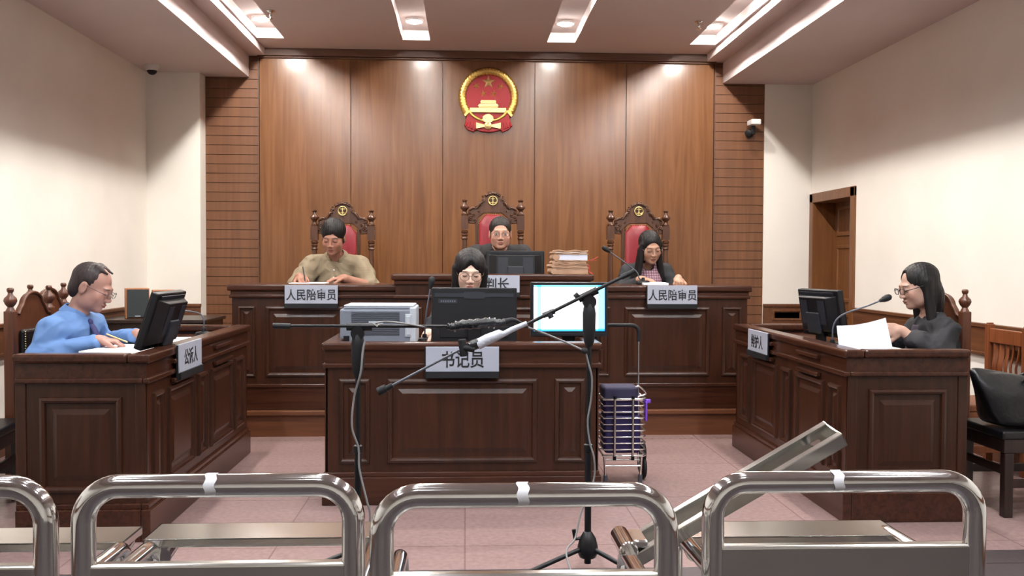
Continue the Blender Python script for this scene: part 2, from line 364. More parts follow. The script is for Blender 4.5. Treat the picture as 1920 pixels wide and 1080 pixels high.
obj('mount', MB().lathe([(.035, 0), (.035, .02), (.014, .03), (.014, .1), (.002, .1)], (-.0, 0, -.045), axis=(0, -1, 0)), BLACK, t, smooth=40)
obj('arm', MB().box(-.008, .03, -.11, -.07, -.06, .03), BLACK, t, bev=.006)
obj('body', MB().box(-.035, .055, -.2, -.05, .02, .07), WHITEP, t, bev=.008)
obj('lens', MB().lathe([(.026, 0), (.03, .02), (.03, .05), (.012, .055)], (-.03, -.1, -.045), axis=(-.5, -1, -.2)), BLACK, t, smooth=40)

# ------------------------------------------------------------------ national emblem on the wood wall
t = thing('wall_emblem', 'round red and gold state emblem hung on the wood wall above the judge', 'emblem', (0.206, YB-.006, 2.733))
u = 1/1275.6
def ez(x, z): return ((x-545)*u, (530-z)*u)
obj('disc', MB().prism([(.236*math.cos(a), -.004+.236*math.sin(a)) for a in np.linspace(0, 2*math.pi, 60)[:-1]], 0, -.02), REDE, t)
ring = MB(); n = 96
a0, a1 = R(-36), R(216)
for k in range(n+1):
    a = a0+(a1-a0)*k/n
n2 = 130; vs = []; fs = []
for k in range(n2+1):
    a = a0+(a1-a0)*k/n2; wig = .004*math.sin(k*1.9)
    for rr_, h in ((.205+.003*math.sin(k*1.3), .015), (.215, .042+wig), (.24, .05-wig), (.262, .046+wig*1.3), (.279+.002*math.sin(k*2.3), .012)):
        vs.append((rr_*math.cos(a), -h, rr_*math.sin(a)))
for k in range(n2):
    for j in range(4): fs.append((5*k+j, 5*k+j+1, 5*k+6+j, 5*k+5+j))
fs += [(0, 1, 2, 3, 4), tuple(5*n2+j for j in (4, 3, 2, 1, 0))]
ring.add(vs, fs)
for s in (-1, 1): ring.prism([(s*.160, -.115), (s*.226, -.162), (s*.212, -.182), (s*.165, -.128)], -.01, -.045)
obj('wheat_wreath', ring, GOLD, t, smooth=50)
def star(mb, cx, cz, r, rot=0):
    p = []
    for k in range(10):
        a = R(90+36*k)+rot; q = r if k % 2 == 0 else r*.4; p.append((cx+q*math.cos(a), cz+q*math.sin(a)))
    vs = [(cx, -.034, cz)] + [(x, -.02, z) for x, z in p]; mb.add(vs, [(0, i+1, (i+1) % 10+1) for i in range(10)])
for cx, cy, r_, ro in ((545, 350, .064, 0), (402, 397, .035, .5), (690, 400, .035, -.5), (485, 485, .034, .2), (608, 487, .034, -.2)):
    m_ = MB(); star(m_, *ez(cx, cy), r_, ro); obj('star', m_, GOLDS, t)
g = MB()
for pts in ([(325, 712), (325, 655), (755, 655), (755, 712)], [(432, 655), (432, 640), (655, 640), (655, 655)], [(420, 640), (440, 610), (652, 610), (668, 640)],
            [(450, 610), (458, 588), (632, 588), (640, 610)], [(448, 588), (462, 566), (628, 566), (640, 588)]):
    g.prism([ez(*p) for p in pts], -.012, -.04)
obj('gate', g, GOLDS, t, bev=.002)
w2 = MB(); vs = []
P = [ez(x, z) for x, z in ((312, 690), (345, 735), (400, 775), (450, 798), (495, 800), (540, 790), (585, 800), (630, 798), (680, 775), (735, 735), (768, 690))]
w2.tube(spline([(x, -.03, z) for x, z in P], 5), .0155, 8)
obj('lower_wreath', w2, GOLD, t, smooth=50)
ge = MB(); gx, gz = ez(540, 785)
ge.prism([(gx+(.058 if k % 2 else .048)*math.cos(R(k*9)), gz+(.045 if k % 2 else .037)*math.sin(R(k*9))) for k in range(40)], -.02, -.05)
obj('gear', ge, GOLDS, t, bev=.002)
d = MB(); outl = [(300, 700), (285, 780), (262, 870), (300, 915), (370, 938), (400, 915), (470, 935), (540, 938), (610, 935), (685, 915), (715, 938), (790, 905), (822, 870), (800, 790), (785, 700), (640, 800), (450, 800)]
d.prism([ez(*p) for p in outl], 0, -.032)
for s in (-1, 1):
    for k in range(4): d.tube([(s*(.11+.028*k), -.03, -.2-.03), (s*(.125+.03*k), -.036, -.305+.012*k)], [.006, .012], 8)
obj('red_drape', d, REDE, t, smooth=40, bev=.003)
rb = MB()
for s in (-1, 1): rb.prism([(s*.02, -.258), (s*.115, -.235), (s*.115, -.295), (s*.02, -.275)], -.03, -.05)
rb.lathe([(.04, 0), (.036, .012), (.02, .02), (.002, .022)], (-.003, -.035, -.265), axis=(0, -1, 0))
obj('gold_knot', rb, GOLDS, t, bev=.002, smooth=40)

# ------------------------------------------------------------------ desks
HD, WT = .812, .757
PROF = [(0, 0), (.003, .012), (.014, .016), (.024, .012), (.03, -.003), (.046, -.003), (.075, .01), (.079, .01)]
def top_slab(L, D, z, parent, oh=.022, th=.04):
    m = MB().box(-L/2-oh, L/2+oh, -oh, .075, z-th, z).box(-L/2-oh, -L/2+.06, .075, D+oh*.3, z-th, z).box(L/2-.06, L/2+oh, .075, D+oh*.3, z-th, z)
    obj('desk_rim', m, DESKH, parent, bev=.012, seg=3)
    return obj('desk_top', MB().box(-L/2+.02, L/2-.02, .02, D, WT-.03, WT), DESKH, parent, bev=.003)
def desk(name, label, loc, rz, L, D, H, panels, bars=(), endp=True, well=None, mould=.697, plinth=.153):
    t = thing(name, label, 'desk', loc, rz)
    z1 = H-.04; th = .03
    # front, two ends; the sitter's side stays open
    obj('front_board', MB().box(-L/2, L/2, 0, th, plinth, z1), DESKV, t)
    for s in (-1, 1): obj('end_board', MB().box(s*L/2-(th if s > 0 else 0), s*L/2+(0 if s > 0 else th), th, D, plinth, z1), DESKV, t)
    pl = MB().box(-L/2-.02, L/2+.02, -.02, .02, 0, plinth-.012).box(-L/2-.02, -L/2+.03, .02, D, 0, plinth-.012).box(L/2-.03, L/2+.02, .02, D, 0, plinth-.012)
    pl.box(-L/2-.012, L/2+.012, -.012, .02, plinth-.014, plinth+.012).box(-L/2-.012, -L/2+.02, .02, D, plinth-.014, plinth+.012).box(L/2-.02, L/2+.012, .02, D, plinth-.014, plinth+.012)
    obj('plinth', pl, DESKH, t, bev=.005)
    top_slab(L, D, H, t)
    ap = MB().box(-L/2-.004, L/2+.004, -.006, .02, mould, z1); ap.box(-L/2-.004, -L/2+.02, .02, D, mould, z1).box(L/2-.02, L/2+.004, .02, D, mould, z1)
    obj('apron', ap, DESKH, t)
    mo = MB().box(-L/2-.018, L/2+.018, -.02, .01, mould-.012, mould+.012).box(-L/2-.018, -L/2+.01, .01, D, mould-.012, mould+.012).box(L/2-.01, L/2+.018, .01, D, mould-.012, mould+.012)
    obj('moulding', mo, DESKH, t, bev=.007, seg=3)
    for x0, x1 in panels:
        obj('panel', MB().rects(x0, x1, plinth+.055, mould-.065, PROF), DESKV, t)
    if endp:
        for s in (-1, 1):
            m = MB(); m.M = Matrix.Translation((s*L/2, D/2, 0)) @ Matrix.Rotation(R(90*s), 4, 'Z')
            w_ = D/2-.1; m.rects(-w_, w_, plinth+.06, mould-.07, PROF); obj('panel', m, DESKV, t)
            m = MB(); m.M = Matrix.Translation((s*L/2, 0, 0)) @ Matrix.Rotation(R(90*s), 4, 'Z')
            for q in (0, D-.045):
                m = MB(); m.M = Matrix.Translation((s*L/2, 0, 0)) @ Matrix.Rotation(R(90*s), 4, 'Z')
                obj('corner_post', m.box(min(s*q, s*(q+.045)), max(s*q, s*(q+.045)), -.007, .01, plinth, mould), DESKV, t, bev=.003)
    for x0, x1, z in bars: obj('handle', MB().box(x0, x1, -.028, 0, z-.011, z+.011), DESKH, t, bev=.006)
    return t
LD = 1.355
clerk = desk('clerk_desk', 'dark panelled wooden desk of the clerk in the middle of the floor', (-.013, 4.70, 0), 0, LD, .64, HD, [(-.615, -.46), (-.375, .375), (.46, .615)], endp=True)
def side(label, loc, rz, L, D, flip):
    ps = []; bars = []; q = L/2
    for a, b in ((-.46, -.385), (-.35, -.125), (-.085, .0), (.045, .29), (.33, .44)): ps.append((a*L, b*L))
    for a, b in ((-.35, -.125), (.045, .29)):
        for z in (.745, .655): bars.append((a*L+.05, b*L-.05, z))
    if flip: ps = [(-b, -a) for a, b in ps]; bars = [(-b, -a, z) for a, b, z in bars]
    return desk('side_desk', label, loc, rz, L, D, HD, ps, bars)
side('dark panelled wooden desk on the left where the man in blue sits', (-1.375, 5.05, 0), R(90), 1.86, .55, False)
side('dark panelled wooden desk on the right where the woman in black reads', (1.785, 5.21, 0), R(-90), 1.80, .575, True)
# ------------------------------------------------------------------ judges' bench
ZP = .178
t = thing('judges_bench', 'long dark panelled bench on the platform, raised in the middle', 'bench', (0, 6.60, ZP))
def section(x0, x1, zt, y, d, mat_v, parent, panels, zm, base=.17):
    obj('front_board', MB().box(x0, x1, y, y+.04, .0, zt-.045), mat_v, parent)
    for a, b in ((x0, x0+.03), (x1-.03, x1)): obj('end_board', MB().box(a, b, y+.04, y+d, 0, zt-.045), mat_v, parent)
    obj('desk_top', MB().box(x0-.03, x1+.03, y-.03, y+d+.01, zt-.045, zt), DESKH, parent, bev=.012, seg=3)
    obj('moulding', MB().box(x0-.018, x1+.018, y-.02, y+.01, zm-.012, zm+.012).box(x0-.01, x1+.01, y-.014, y+.01, zt-.075, zt-.045), DESKH, parent, bev=.006)
    obj('plinth', MB().box(x0-.015, x1+.015, y-.02, y+.01, 0, base).box(x0-.01, x1+.01, y-.03, y+.01, base-.012, base+.012), DESKH, parent, bev=.005)
    for a, b in panels: obj('panel', MB().rects(a, b, base+.06, zm-.07, PROF, y), mat_v, parent)
section(-1.615, -.485, .872, 0, .5, DESKV, t, [(-1.575, -1.455), (-1.385, -.84), (-.74, -.55)], .79)
section(.865, 2.0, .872, 0, .5, DESKV, t, [(.90, 1.02), (1.12, 1.73), (1.82, 1.96)], .79)
section(-.485, .865, .949, -.045, .30, DESKV, t, [(-.44, -.30), (-.23, .61), (.68, .83)], .79)
obj('work_top', MB().box(-.50, .88, .20, .62, .79, .82), DESKH, t, bev=.004)
for x0, x1 in ((-.50, -.46), (.84, .88)): obj('end_board', MB().box(x0, x1, .20, .62, 0, .82), DESKV, t)
obj('knob', MB().lathe([(.008, 0), (.008, .02), (.016, .03), (.012, .042), (.002, .045)], (at(827, 583, 6.6).x, -.045, at(827, 583, 6.6).z-ZP), axis=(0, -1, 0)), CHAIRWOOD, t, smooth=50)

# ------------------------------------------------------------------ name plates
def plate(label, loc, rz, w_, h_, s, hh, sx, dx=0):
    t = thing('name_plate', label, 'name plate', loc, rz, 'name plates on the desks')
    obj('sign_board', MB().box(-w_/2, w_/2, -.012, 0, 0, h_), PLATE, t, bev=.001)
    obj('holder', MB().box(-w_/2, w_/2, -.02, .0, -.03, .004).box(-w_/2-.006, w_/2+.002, -.006, .004, -.03, h_*.98), BLACKM, t, bev=.002)
    text('lettering', s, hh, INK, t, Matrix.Translation((dx, -.012, h_/2)), sx, .014)
    return t
yb = 6.56
a = at(584, 570, yb); plate('grey plate with five black characters on the left half of the bench', (a.x, yb, a.z), 0, .362, .13, '人民陪审员', .078, .86)
a = at(1260, 571, yb); plate('grey plate with five black characters on the right half of the bench', (a.x, yb, a.z), 0, .352, .134, '人民陪审员', .078, .86)
a = at(912, 549, 6.53); plate('grey plate on the raised middle of the bench, partly hidden by the clerk', (a.x, 6.53, a.z), 0, .46, .122, '审判长', .09, .9, .035)
a = at(867, 698, 4.66); plate('grey plate with three black characters on the front of the clerk desk', (a.x, 4.672, a.z), 0, .362, .126, '书记员', .085, .83)
plate('grey plate with three black characters on the front of the left desk', (-1.35, 4.66, at(352, 692, 4.66).z), R(90), .37, .135, '公诉人', .08, .9)
plate('grey plate with three black characters on the front of the right desk', (1.755, 5.55, at(1426, 661, 5.55).z), R(-90), .36, .13, '辩护人', .08, .9)

# ------------------------------------------------------------------ carved judge chairs
FIN = [(.001, .0), (.028, .0), (.03, .012), (.022, .02), (.016, .035), (.022, .05), (.036, .062), (.038, .075), (.026, .088), (.015, .1), (.014, .115), (.02, .12), (.022, .13), (.016, .135), (.001, .136)]
def judge_chair(label, loc, H):
    """H = height of the crest over the platform"""
    t = thing('judge_chair', label, 'chair', loc, 0, 'carved judge chairs on the platform')
    W = .235; zf = H-.06             # finial tops
    for s in (-1, 1):
        p = MB(); b = zf-.136
        p.box(s*W-.031, s*W+.031, -.03, .03, b-.115, b)
        p.lathe([(.022, 0), (.029, .01), (.022, .02), (.022, .03), (.03, .04), (.022, .05), (.03, .062), (.03, .07), (.021, .08)], (s*W, 0, b-.2))
        p.lathe([(.019, 0), (.026, .1), (.022, .3), (.019, .42)], (s*W, 0, b-.6)); p.box(s*W-.028, s*W+.028, -.028, .028, 0, b-.6)
        po = obj('back_post', p, CHAIRWOOD, t, smooth=40)
        obj('finial', MB().lathe(FIN, (s*W, 0, b)), CHAIRWOOD, po, smooth=40)
    # crest: an arched board with carved scrolls
    c = MB(); k = [( -.205, -.26), (-.205, -.145), (-.16, -.125), (-.12, -.105), (-.075, -.06), (-.062, -.03), (-.03, -.004), (0, 0), (.03, -.004), (.062, -.03), (.075, -.06), (.12, -.105), (.16, -.125), (.205, -.145), (.205, -.26),
                   (.15, -.265), (.125, -.215), (.075, -.175), (-.075, -.175), (-.125, -.215), (-.15, -.265)]
    c.prism([(x, H+z) for x, z in k], -.016, .016)
    obj('crest', c, CHAIRWOOD, t, bev=.006)
    sc = MB()
    for s in (-1, 1):
        for x, z, r in ((.185, -.215, .022), (.162, -.19, .017), (.19, -.17, .016), (.15, -.235, .015), (.13, -.125, .016), (.1, -.1, .014), (.085, -.065, .019), (.08, -.035, .013), (.06, -.02, .013), (.035, -.006, .013), (.015, 0, .012), (.115, -.16, .012)):
            a0 = random.uniform(0, 360)
            sc.tube(arc((s*x, -.02, H+z), r*.75, a0, a0+290, 9), [r*.42-.0006*i for i in range(10)], 7)
            sc.ball((s*x, -.024, H+z), r*.42, 8)
        sc.tube(spline([(s*.2, -.02, H-.15), (s*.165, -.022, H-.13), (s*.135, -.024, H-.135), (s*.105, -.024, H-.09), (s*.078, -.022, H-.085)]), [.008+.004*math.sin(i*.35) for i in range(33)], 8)
    for i in range(9): sc.ball((.0085*(i-4)*1.6, -.02, H-.008-.0012*(i-4)**2), .011, 8)
    obj('carving', sc, CHAIRWOOD, t, smooth=60)
    e = MB().tube(arc((0, -.026, H-.07), .036, 0, 360, 26)[:-1], .005, 8, closed=True)
    e.box(-.004, .004, -.031, -.021, H-.098, H-.042).box(-.02, .02, -.03, -.022, H-.056, H-.051)
    for s in (-1, 1): e.tube(arc((s*.016, -.026, H-.078), .011, 180, 360, 8), .003, 6)
    obj('medallion', e, BRASS, t, smooth=40)
    fr = MB()  # back frame around the upholstery
    fr.box(-.145, -.115, -.014, .014, .5, H-.215).box(.115, .145, -.014, .014, .5, H-.215).box(-.145, .145, -.014, .014, .47, .52)
    for s in (-1, 1): fr.box(s*W-.02 if s > 0 else -W, W if s > 0 else -W+.02, -.012, .012, .5, .54)
    obj('back_frame', fr, CHAIRWOOD, t, bev=.004)
    pad = [(-.115, .52), (.115, .52), (.115, H-.245), (.1, H-.235), (.075, H-.2), (.055, H-.185), (-.055, H-.185), (-.075, H-.2), (-.1, H-.235), (-.115, H-.245)]
    m = MB(); vs = []; cx, cz = 0, (.52+H-.185)/2
    for q, h in ((1, .0), (1, .012), (.93, .026), (.7, .036), (.35, .04)): vs += [(cx+(x-cx)*q, -.016-h, cz+(z-cz)*(1-(1-q)*.35)) for x, z in pad]
    n = len(pad); m.add(vs, [(i*n+j, i*n+(j+1) % n, i*n+n+(j+1) % n, i*n+n+j) for i in range(4) for j in range(n)] + [tuple(4*n+j for j in range(n))])
    obj('upholstered_back', m, RED, t, smooth=60)
    na = MB(); per = [Vector((x, -.024, z)) for x, z in pad]
    for i in range(1, n):
        p, q = per[i], per[(i+1) % n]; cnt = max(1, int((q-p).length/.014))
        for j in range(cnt): na.ball(p.lerp(q, j/cnt), .0042, 6)
    obj('nail_trim', na, BRASS, t, smooth=60)
    obj('seat', MB().box(-.22, .22, -.46, -.03, .40, .48), RED, t, bev=.03, seg=3)
    obj('seat_frame', MB().box(-.235, .235, -.47, .0, .34, .405), CHAIRWOOD, t, bev=.006)
    for s in (-1, 1):
        obj('front_leg', MB().lathe([(.02, 0), (.03, .04), (.02, .07), (.034, .25), (.034, .35)], (s*.205, -.43, 0)), CHAIRWOOD, t, smooth=40)
        obj('armrest', MB().tube(spline([(s*.235, -.01, .66), (s*.245, -.2, .665), (s*.245, -.36, .64), (s*.24, -.4, .6)]), .022, 10).tube([(s*.235, -.36, .4), (s*.24, -.36, .63)], .017, 10), CHAIRWOOD, t, smooth=50)
    return t
YC = 7.92
for px, ytop, lb in ((643, 380, 'carved wooden armchair with red back behind the man in tan'), (924, 361, 'tallest carved wooden armchair with red back behind the judge in the middle'), (1197, 381, 'carved wooden armchair with red back behind the woman in pink plaid')):
    p = at(px, ytop, YC); judge_chair(lb, (p.x, YC, ZP), p.z-ZP)

# ------------------------------------------------------------------ side chairs with turned finials
def side_chair(label, loc, rz, wood_, H=1.07):
    t = thing('tall_back_chair', label, 'chair', loc, rz, 'tall wooden chairs with turned finials')
    for s in (-1, 1):
        p = MB().box(s*.225-.026, s*.225+.026, -.025, .025, 0, H-.12); po = obj('back_post', p, wood_, t, bev=.005)
        obj('finial', MB().lathe([(.001, 0), (.024, 0), (.018, .012), (.014, .02), (.026, .035), (.033, .052), (.03, .066), (.014, .082), (.011, .094), (.016, .1), (.018, .112), (.013, .12), (.001, .121)], (s*.225, 0, H-.12)), wood_, po, smooth=40)
    k = [(-.2, .5), (.2, .5), (.2, H-.15), (.165, H-.14), (.14, H-.11)] + [(.115*math.cos(R(a)), H-.1+.07*math.sin(R(a))) for a in range(10, 180, 16)] + [(-.14, H-.11), (-.165, H-.14), (-.2, H-.15)]
    obj('back_board', MB().prism(k, -.012, .012), wood_, t, bev=.004)
    obj('crest_moulding', MB().tube(spline([(x, -.014, z) for x, z in k[2:-1]], 3), .009, 8), wood_, t, smooth=50)
    obj('back_cushion', MB().box(-.17, .17, -.045, -.012, .54, H-.22), LEATHER, t, bev=.015, seg=3)
    na = MB()
    for i in range(24):
        for s in (-1, 1): na.ball((s*.163, -.046, .55+i*.0125*(H-.77)/.3), .004, 6)
    obj('nail_trim', na, BRASS, t, smooth=60)
    obj('seat', MB().box(-.215, .215, -.43, -.02, .41, .465), LEATHER, t, bev=.02, seg=3)
    obj('seat_frame', MB().box(-.225, .225, -.44, -.0, .35, .412), wood_, t, bev=.005)
    for s in (-1, 1): obj('front_leg', MB().box(s*.2-.024, s*.2+.024, -.435, -.387, 0, .35), wood_, t, bev=.004)
    return t
side_chair('tall dark finial chair the man in the blue shirt sits on', (-2.345, 5.2, 0), R(90), SIDEWOOD)
side_chair('empty tall dark finial chair just behind the man in blue, toward the wood wall', (-2.515, 5.8, 0), R(90), SIDEWOOD)
side_chair('tall brown finial chair the woman in black sits on', (2.715, 5.22, 0), R(-90), SIDEWOOD, 1.075)
# ------------------------------------------------------------------ slat-back chairs
def slat_chair(label, loc, rz, w_back, w_leg, H=.85):
    t = thing('slat_back_chair', label, 'chair', loc, rz, 'low wooden chairs with slatted backs')
    for s in (-1, 1): obj('back_post', MB().box(s*.19-.02, s*.19+.02, -.02, .022, 0, H).box(s*.19-.014, s*.19+.014, -.016, .018, H, H+.008), w_back, t, bev=.004)
    obj('top_rail', MB().box(-.172, .172, -.014, .014, H-.11, H-.025), w_back, t, bev=.005)
    obj('lower_rail', MB().box(-.172, .172, -.012, .012, .49, .53), w_back, t, bev=.004)
    for i in range(5): 
        x = -.12+.06*i; m = MB()
        m.tube(spline([(x, .0, .52), (x*.9, -.012, .6), (x*.95, .0, .68), (x, .004, H-.1)]), .017, 8, flat=.4); obj('slat', m, w_back, t, smooth=50)
    obj('seat', MB().box(-.205, .205, -.42, .0, .375, .415), LEATHER if w_leg is BLACKWOOD else w_leg, t, bev=.01, seg=3)
    obj('seat_frame', MB().box(-.2, .2, -.41, .0, .31, .376), w_leg, t, bev=.004)
    for s in (-1, 1):
        obj('front_leg', MB().box(s*.178-.022, s*.178+.022, -.405, -.361, 0, .31), w_leg, t, bev=.004)
        obj('stretcher', MB().box(s*.178-.01, s*.178+.01, -.37, .0, .14, .18), w_leg, t, bev=.003)
    obj('front_stretcher', MB().box(-.16, .16, -.395, -.375, .2, .24), w_leg, t, bev=.003)
    return t
slat_chair('reddish brown slat-back chair against the right wall behind the black bag', (3.18, 5.37, 0), R(-90), ORANGEWOOD, ORANGEWOOD)
cd_ = slat_chair('dark low chair in front of the right wall with the black bag on its seat', (2.98, 4.55, 0), R(-90), BLACKWOOD, BLACKWOOD)
dup(cd_, (-2.62, 4.62, 0), R(97), 'dark low chair at the left picture edge beside the left desk')
dup(cd_, (.02, 6.08, 0), 0, 'dark low chair the clerk sits on behind her monitor')

# ------------------------------------------------------------------ monitors
def monitor(label, loc, rz, w_, h_, tilt=0, lift=.09, screen=None, hump=True, logo=False, sticker=False, thick=.035, foot=.11, roll=0):
    """screen faces local -y, base at the origin"""
    t = thing('computer_monitor', label, 'monitor', loc, rz)
    M = Matrix.Translation((0, 0, lift)) @ Matrix.Rotation(R(tilt), 4, 'X') @ Matrix.Rotation(R(roll), 4, 'Z')
    def mb(): m = MB(); m.M = M; return m
    s = obj('shell', mb().box(-w_/2, w_/2, -.012, thick-.012, 0, h_), BLACK, t, bev=.006)
    obj('bezel', mb().rects(-w_/2+.002, w_/2-.002, .002, h_-.002, [(0, 0), (.002, .004), (.014, .004), (.016, .001)], -.012), BLACK, t)
    obj('screen', mb().box(-w_/2+.017, w_/2-.017, -.0145, -.0125, .03, h_-.017), screen or DGREY, t)
    if hump:
        a, b, y = w_*.33, h_*.16, thick-.012
        m = mb(); m.add([(-w_*.45, y, .02), (w_*.45, y, .02), (w_*.45, y, h_-.03), (-w_*.45, y, h_-.03), (-a, y+.04, b), (a, y+.04, b), (a, y+.04, h_*.86), (-a, y+.04, h_*.86)],
                        [(0, 1, 5, 4), (1, 2, 6, 5), (2, 3, 7, 6), (3, 0, 4, 7), (4, 5, 6, 7)])
        obj('back_cover', m, BLACK, t, bev=.004)
        m = mb()
        for k in range(6): m.box(-w_*.42, w_*.42, y+.004, y+.0075, h_-.028+.003*k, h_-.0265+.003*k)
        obj('vent_slots', m, DGREY, t)
        obj('trim_strip', mb().box(-w_*.38, w_*.40, y+.002, y+.0085, h_-.05, h_-.04), GREYP, t)
        for sx in (-1, 1): obj('side_panel', mb().box(min(sx*w_*.13, sx*w_*.3), max(sx*w_*.13, sx*w_*.3), y+.036, y+.042, h_*.3, h_*.8), DGREY, t)
        obj('hinge_cover', mb().box(-.06, .06, y+.036, y+.052, h_*.1, h_*.55), DGREY, t, bev=.006)
    else:
        y = thick-.012; m = mb().box(-w_*.46, w_*.46, y, y+.003, h_-.05, h_-.03).box(-w_*.12, w_*.12, y, y+.004, h_-.06, h_-.022); obj('vent_slots', m, DGREY, t)
        obj('back_bulge', mb().box(-w_*.4, w_*.4, y, y+.006, .03, h_*.3), BLACK, t, bev=.004)
    if logo:
        y = thick-.012; m = mb().box(w_*.2, w_*.42, y, y+.003, h_-.085, h_-.062); obj('badge', m, DGREY, t)
        m = mb()
        for k in range(7): m.box(w_*.22+.012*k, w_*.22+.012*k+.008, y+.003, y+.004, h_-.079, h_-.068)
        obj('badge_lettering', m, GREYP, t)
    obj('stand_neck', MB().box(-.035, .035, .02, .05, .012, lift+h_*.35), BLACK, t, bev=.008)
    fo = obj('stand_foot', MB().lathe([(.12, 0), (.125, .006), (.11, .014), (.03, .02), (.002, .02)], (0, .03, 0), n=28), BLACK, t, smooth=40)
    if sticker: obj('yellow_sticker', MB().box(-.03, .03, .09, .125, .0165, .018), YELLOW, fo)
    return t
def base_at(px, py, Y, z): p = at(px, py, Y); return (p.x, Y, z)
TB = WT                                     # work top height, below the raised desk rim
monitor('black monitor seen from behind on the clerk desk, hiding her chin', (at(889, 630, 5.1).x, 5.1, TB), R(180), .462, .30, 4, .016, hump=False, logo=True)
monitor('lit monitor with a white screen facing the camera on the clerk desk', (at(1067, 630, 5.05).x, 5.05, TB), R(2), .42, .295, -3, .055, screen=SCREEN, thick=.03)
q = at(966, 510, 6.98); monitor('black monitor seen from behind on the raised bench in front of the judge', (q.x, 6.98, ZP+.82), R(180), .43, at(966, 470, 6.98).z-ZP-.82-.03, 4, .03, logo=False)
monitor('black monitor on the left desk tilted toward the man in blue', (-1.495, 4.56, TB), R(-91), .40, .275, -18, .05, sticker=True)
monitor('black monitor seen from behind on the right desk before the reading woman', (2.03, 5.2, TB), R(103), .38, .265, -10, .05, sticker=True)

# ------------------------------------------------------------------ printer
p0 = at(637, 640, 4.95); p1 = at(778, 640, 4.95)
W = p1.x-p0.x
t = thing('printer', 'grey desktop printer seen from behind on the left end of the clerk desk', 'printer', ((p0.x+p1.x)/2, 4.95, TB+.022))
obj('housing', MB().box(-W/2, W/2, 0, .30, 0, .185).prism([(-W/2+.01, .18), (W/2-.01, .18), (W/2-.025, .2), (-W/2+.025, .2)], .004, .29), PRGREY, t, bev=.012, seg=3)
obj('top_cover', MB().box(-W/2+.02, W/2-.006, .006, .29, .196, .206), SILVER, t, bev=.004)
obj('side_cover', MB().box(W/2-.028, W/2+.006, -.004, .30, .0, .196), SILVER, t, bev=.008)
v = MB()
for k in range(13):
    if k not in (6,): v.box(-.135, .115, -.003, .004, .05+k*.0095, .0545+k*.0095)
obj('vent_slots', v, VENT, t)
obj('port_cover', MB().box(.145, .178, -.006, .004, .04, .16).box(.15, .172, -.009, -.004, .05, .15), SILVER, t, bev=.003)
obj('power_socket', MB().box(-W/2+.02, -W/2+.05, -.004, .004, .01, .045), BLACK, t); obj('badge', MB().box(-.045, .03, -.0045, .002, .108, .122), SILVER, t)

# ------------------------------------------------------------------ case files on the bench
zt = ZP+.949; fx = at(1066, 500, 6.7).x
def file_(label, dx, dz, w_, d_, h_, m, sag=.004, rz=0, paper=True, cover=None):
    t = thing('case_file', label, 'file', (fx+dx, 6.71, zt+dz), rz, 'case files stacked on the bench')
    if paper: obj('pages', MB().box(-w_/2+.006, w_/2-.006, -d_/2+.004, d_/2-.004, .003, h_-.003), m, t, bev=.003)
    nx = 14
    for z0, nm in ((0, 'bottom_cover'), (h_-.004, 'top_cover')):
        mb = MB(); vs = []; 
        for i in range(nx+1):
            x = -w_/2+w_*i/nx; zz = z0+sag*math.sin(i*.9+z0*80)*.4
            vs += [(x, -d_/2, zz), (x, d_/2, zz), (x, d_/2, zz+.004), (x, -d_/2, zz+.004)]
        fs = [(4*i+j, 4*i+(j+1) % 4, 4*i+4+(j+1) % 4, 4*i+4+j) for i in range(nx) for j in range(4)] + [(3, 2, 1, 0), tuple(4*nx+j for j in range(4))]
        obj(nm, mb.add(vs, fs), cover or KRAFT, t)
    obj('spine', MB().tube([(-w_/2, -d_/2, h_/2), (-w_/2, d_/2, h_/2)], h_*.5, 10), cover or KRAFT, t, smooth=50)
    return t
file_('thick brown case file at the bottom of the stack on the bench', .005, 0, .245, .30, .045, KRAFT)
file_('brown case file second from the bottom of the stack on the bench', -.006, .047, .25, .30, .022, KRAFT, rz=.03)
file_('brown folder in the middle of the stack, under the thick white bundle', .0, .071, .235, .30, .022, KRAFT, .008, rz=-.02)
file_('thick bundle of white pages in a brown cover near the top of the stack', .012, .095, .225, .29, .048, PAPER2)
file_('thin white file second from the top of the stack on the bench', .0, .145, .23, .29, .014, PAPER, rz=.03)
file_('thin folder lying on the very top of the stack on the bench', .012, .161, .235, .28, .008, KRAFT, .008, rz=-.04, paper=False)
t = thing('red_ribbon', 'red ribbon sticking out of the file stack on the bench', 'ribbon', (fx+.115, 6.62, zt+.098))
def strip(pts, w_, m, nm, par, th=.0015):
    mb = MB(); vs = []
    for x, y, z in pts: vs += [(x, y-w_/2, z), (x, y+w_/2, z), (x, y+w_/2, z+th), (x, y-w_/2, z+th)]
    n = len(pts); fs = [(4*i+j, 4*i+(j+1) % 4, 4*i+4+(j+1) % 4, 4*i+4+j) for i in range(n-1) for j in range(4)] + [(3, 2, 1, 0), tuple(4*n-4+j for j in range(4))]
    return obj(nm, mb.add(vs, fs), m, par)
strip(spline([(-.03, 0, -.002), (.0, -.005, .0), (.045, -.012, .006), (.082, -.02, .026)]), .022, REDR, 'upper_tail', t); strip(spline([(-.03, 0, -.004), (.02, .0, -.006), (.06, .0, .0), (.08, .0, .0)]), .018, REDR, 'lower_tail', t)
t = thing('red_tie', 'red tie cord hanging down the right side of the file stack', 'ribbon', (fx+.128, 6.60, zt))
obj('cord', MB().tube(spline([(.0, 0, .07), (.006, -.01, .045), (.004, -.01, .02), (.026, -.02, .004)]), .003, 6), REDR, t, smooth=50)

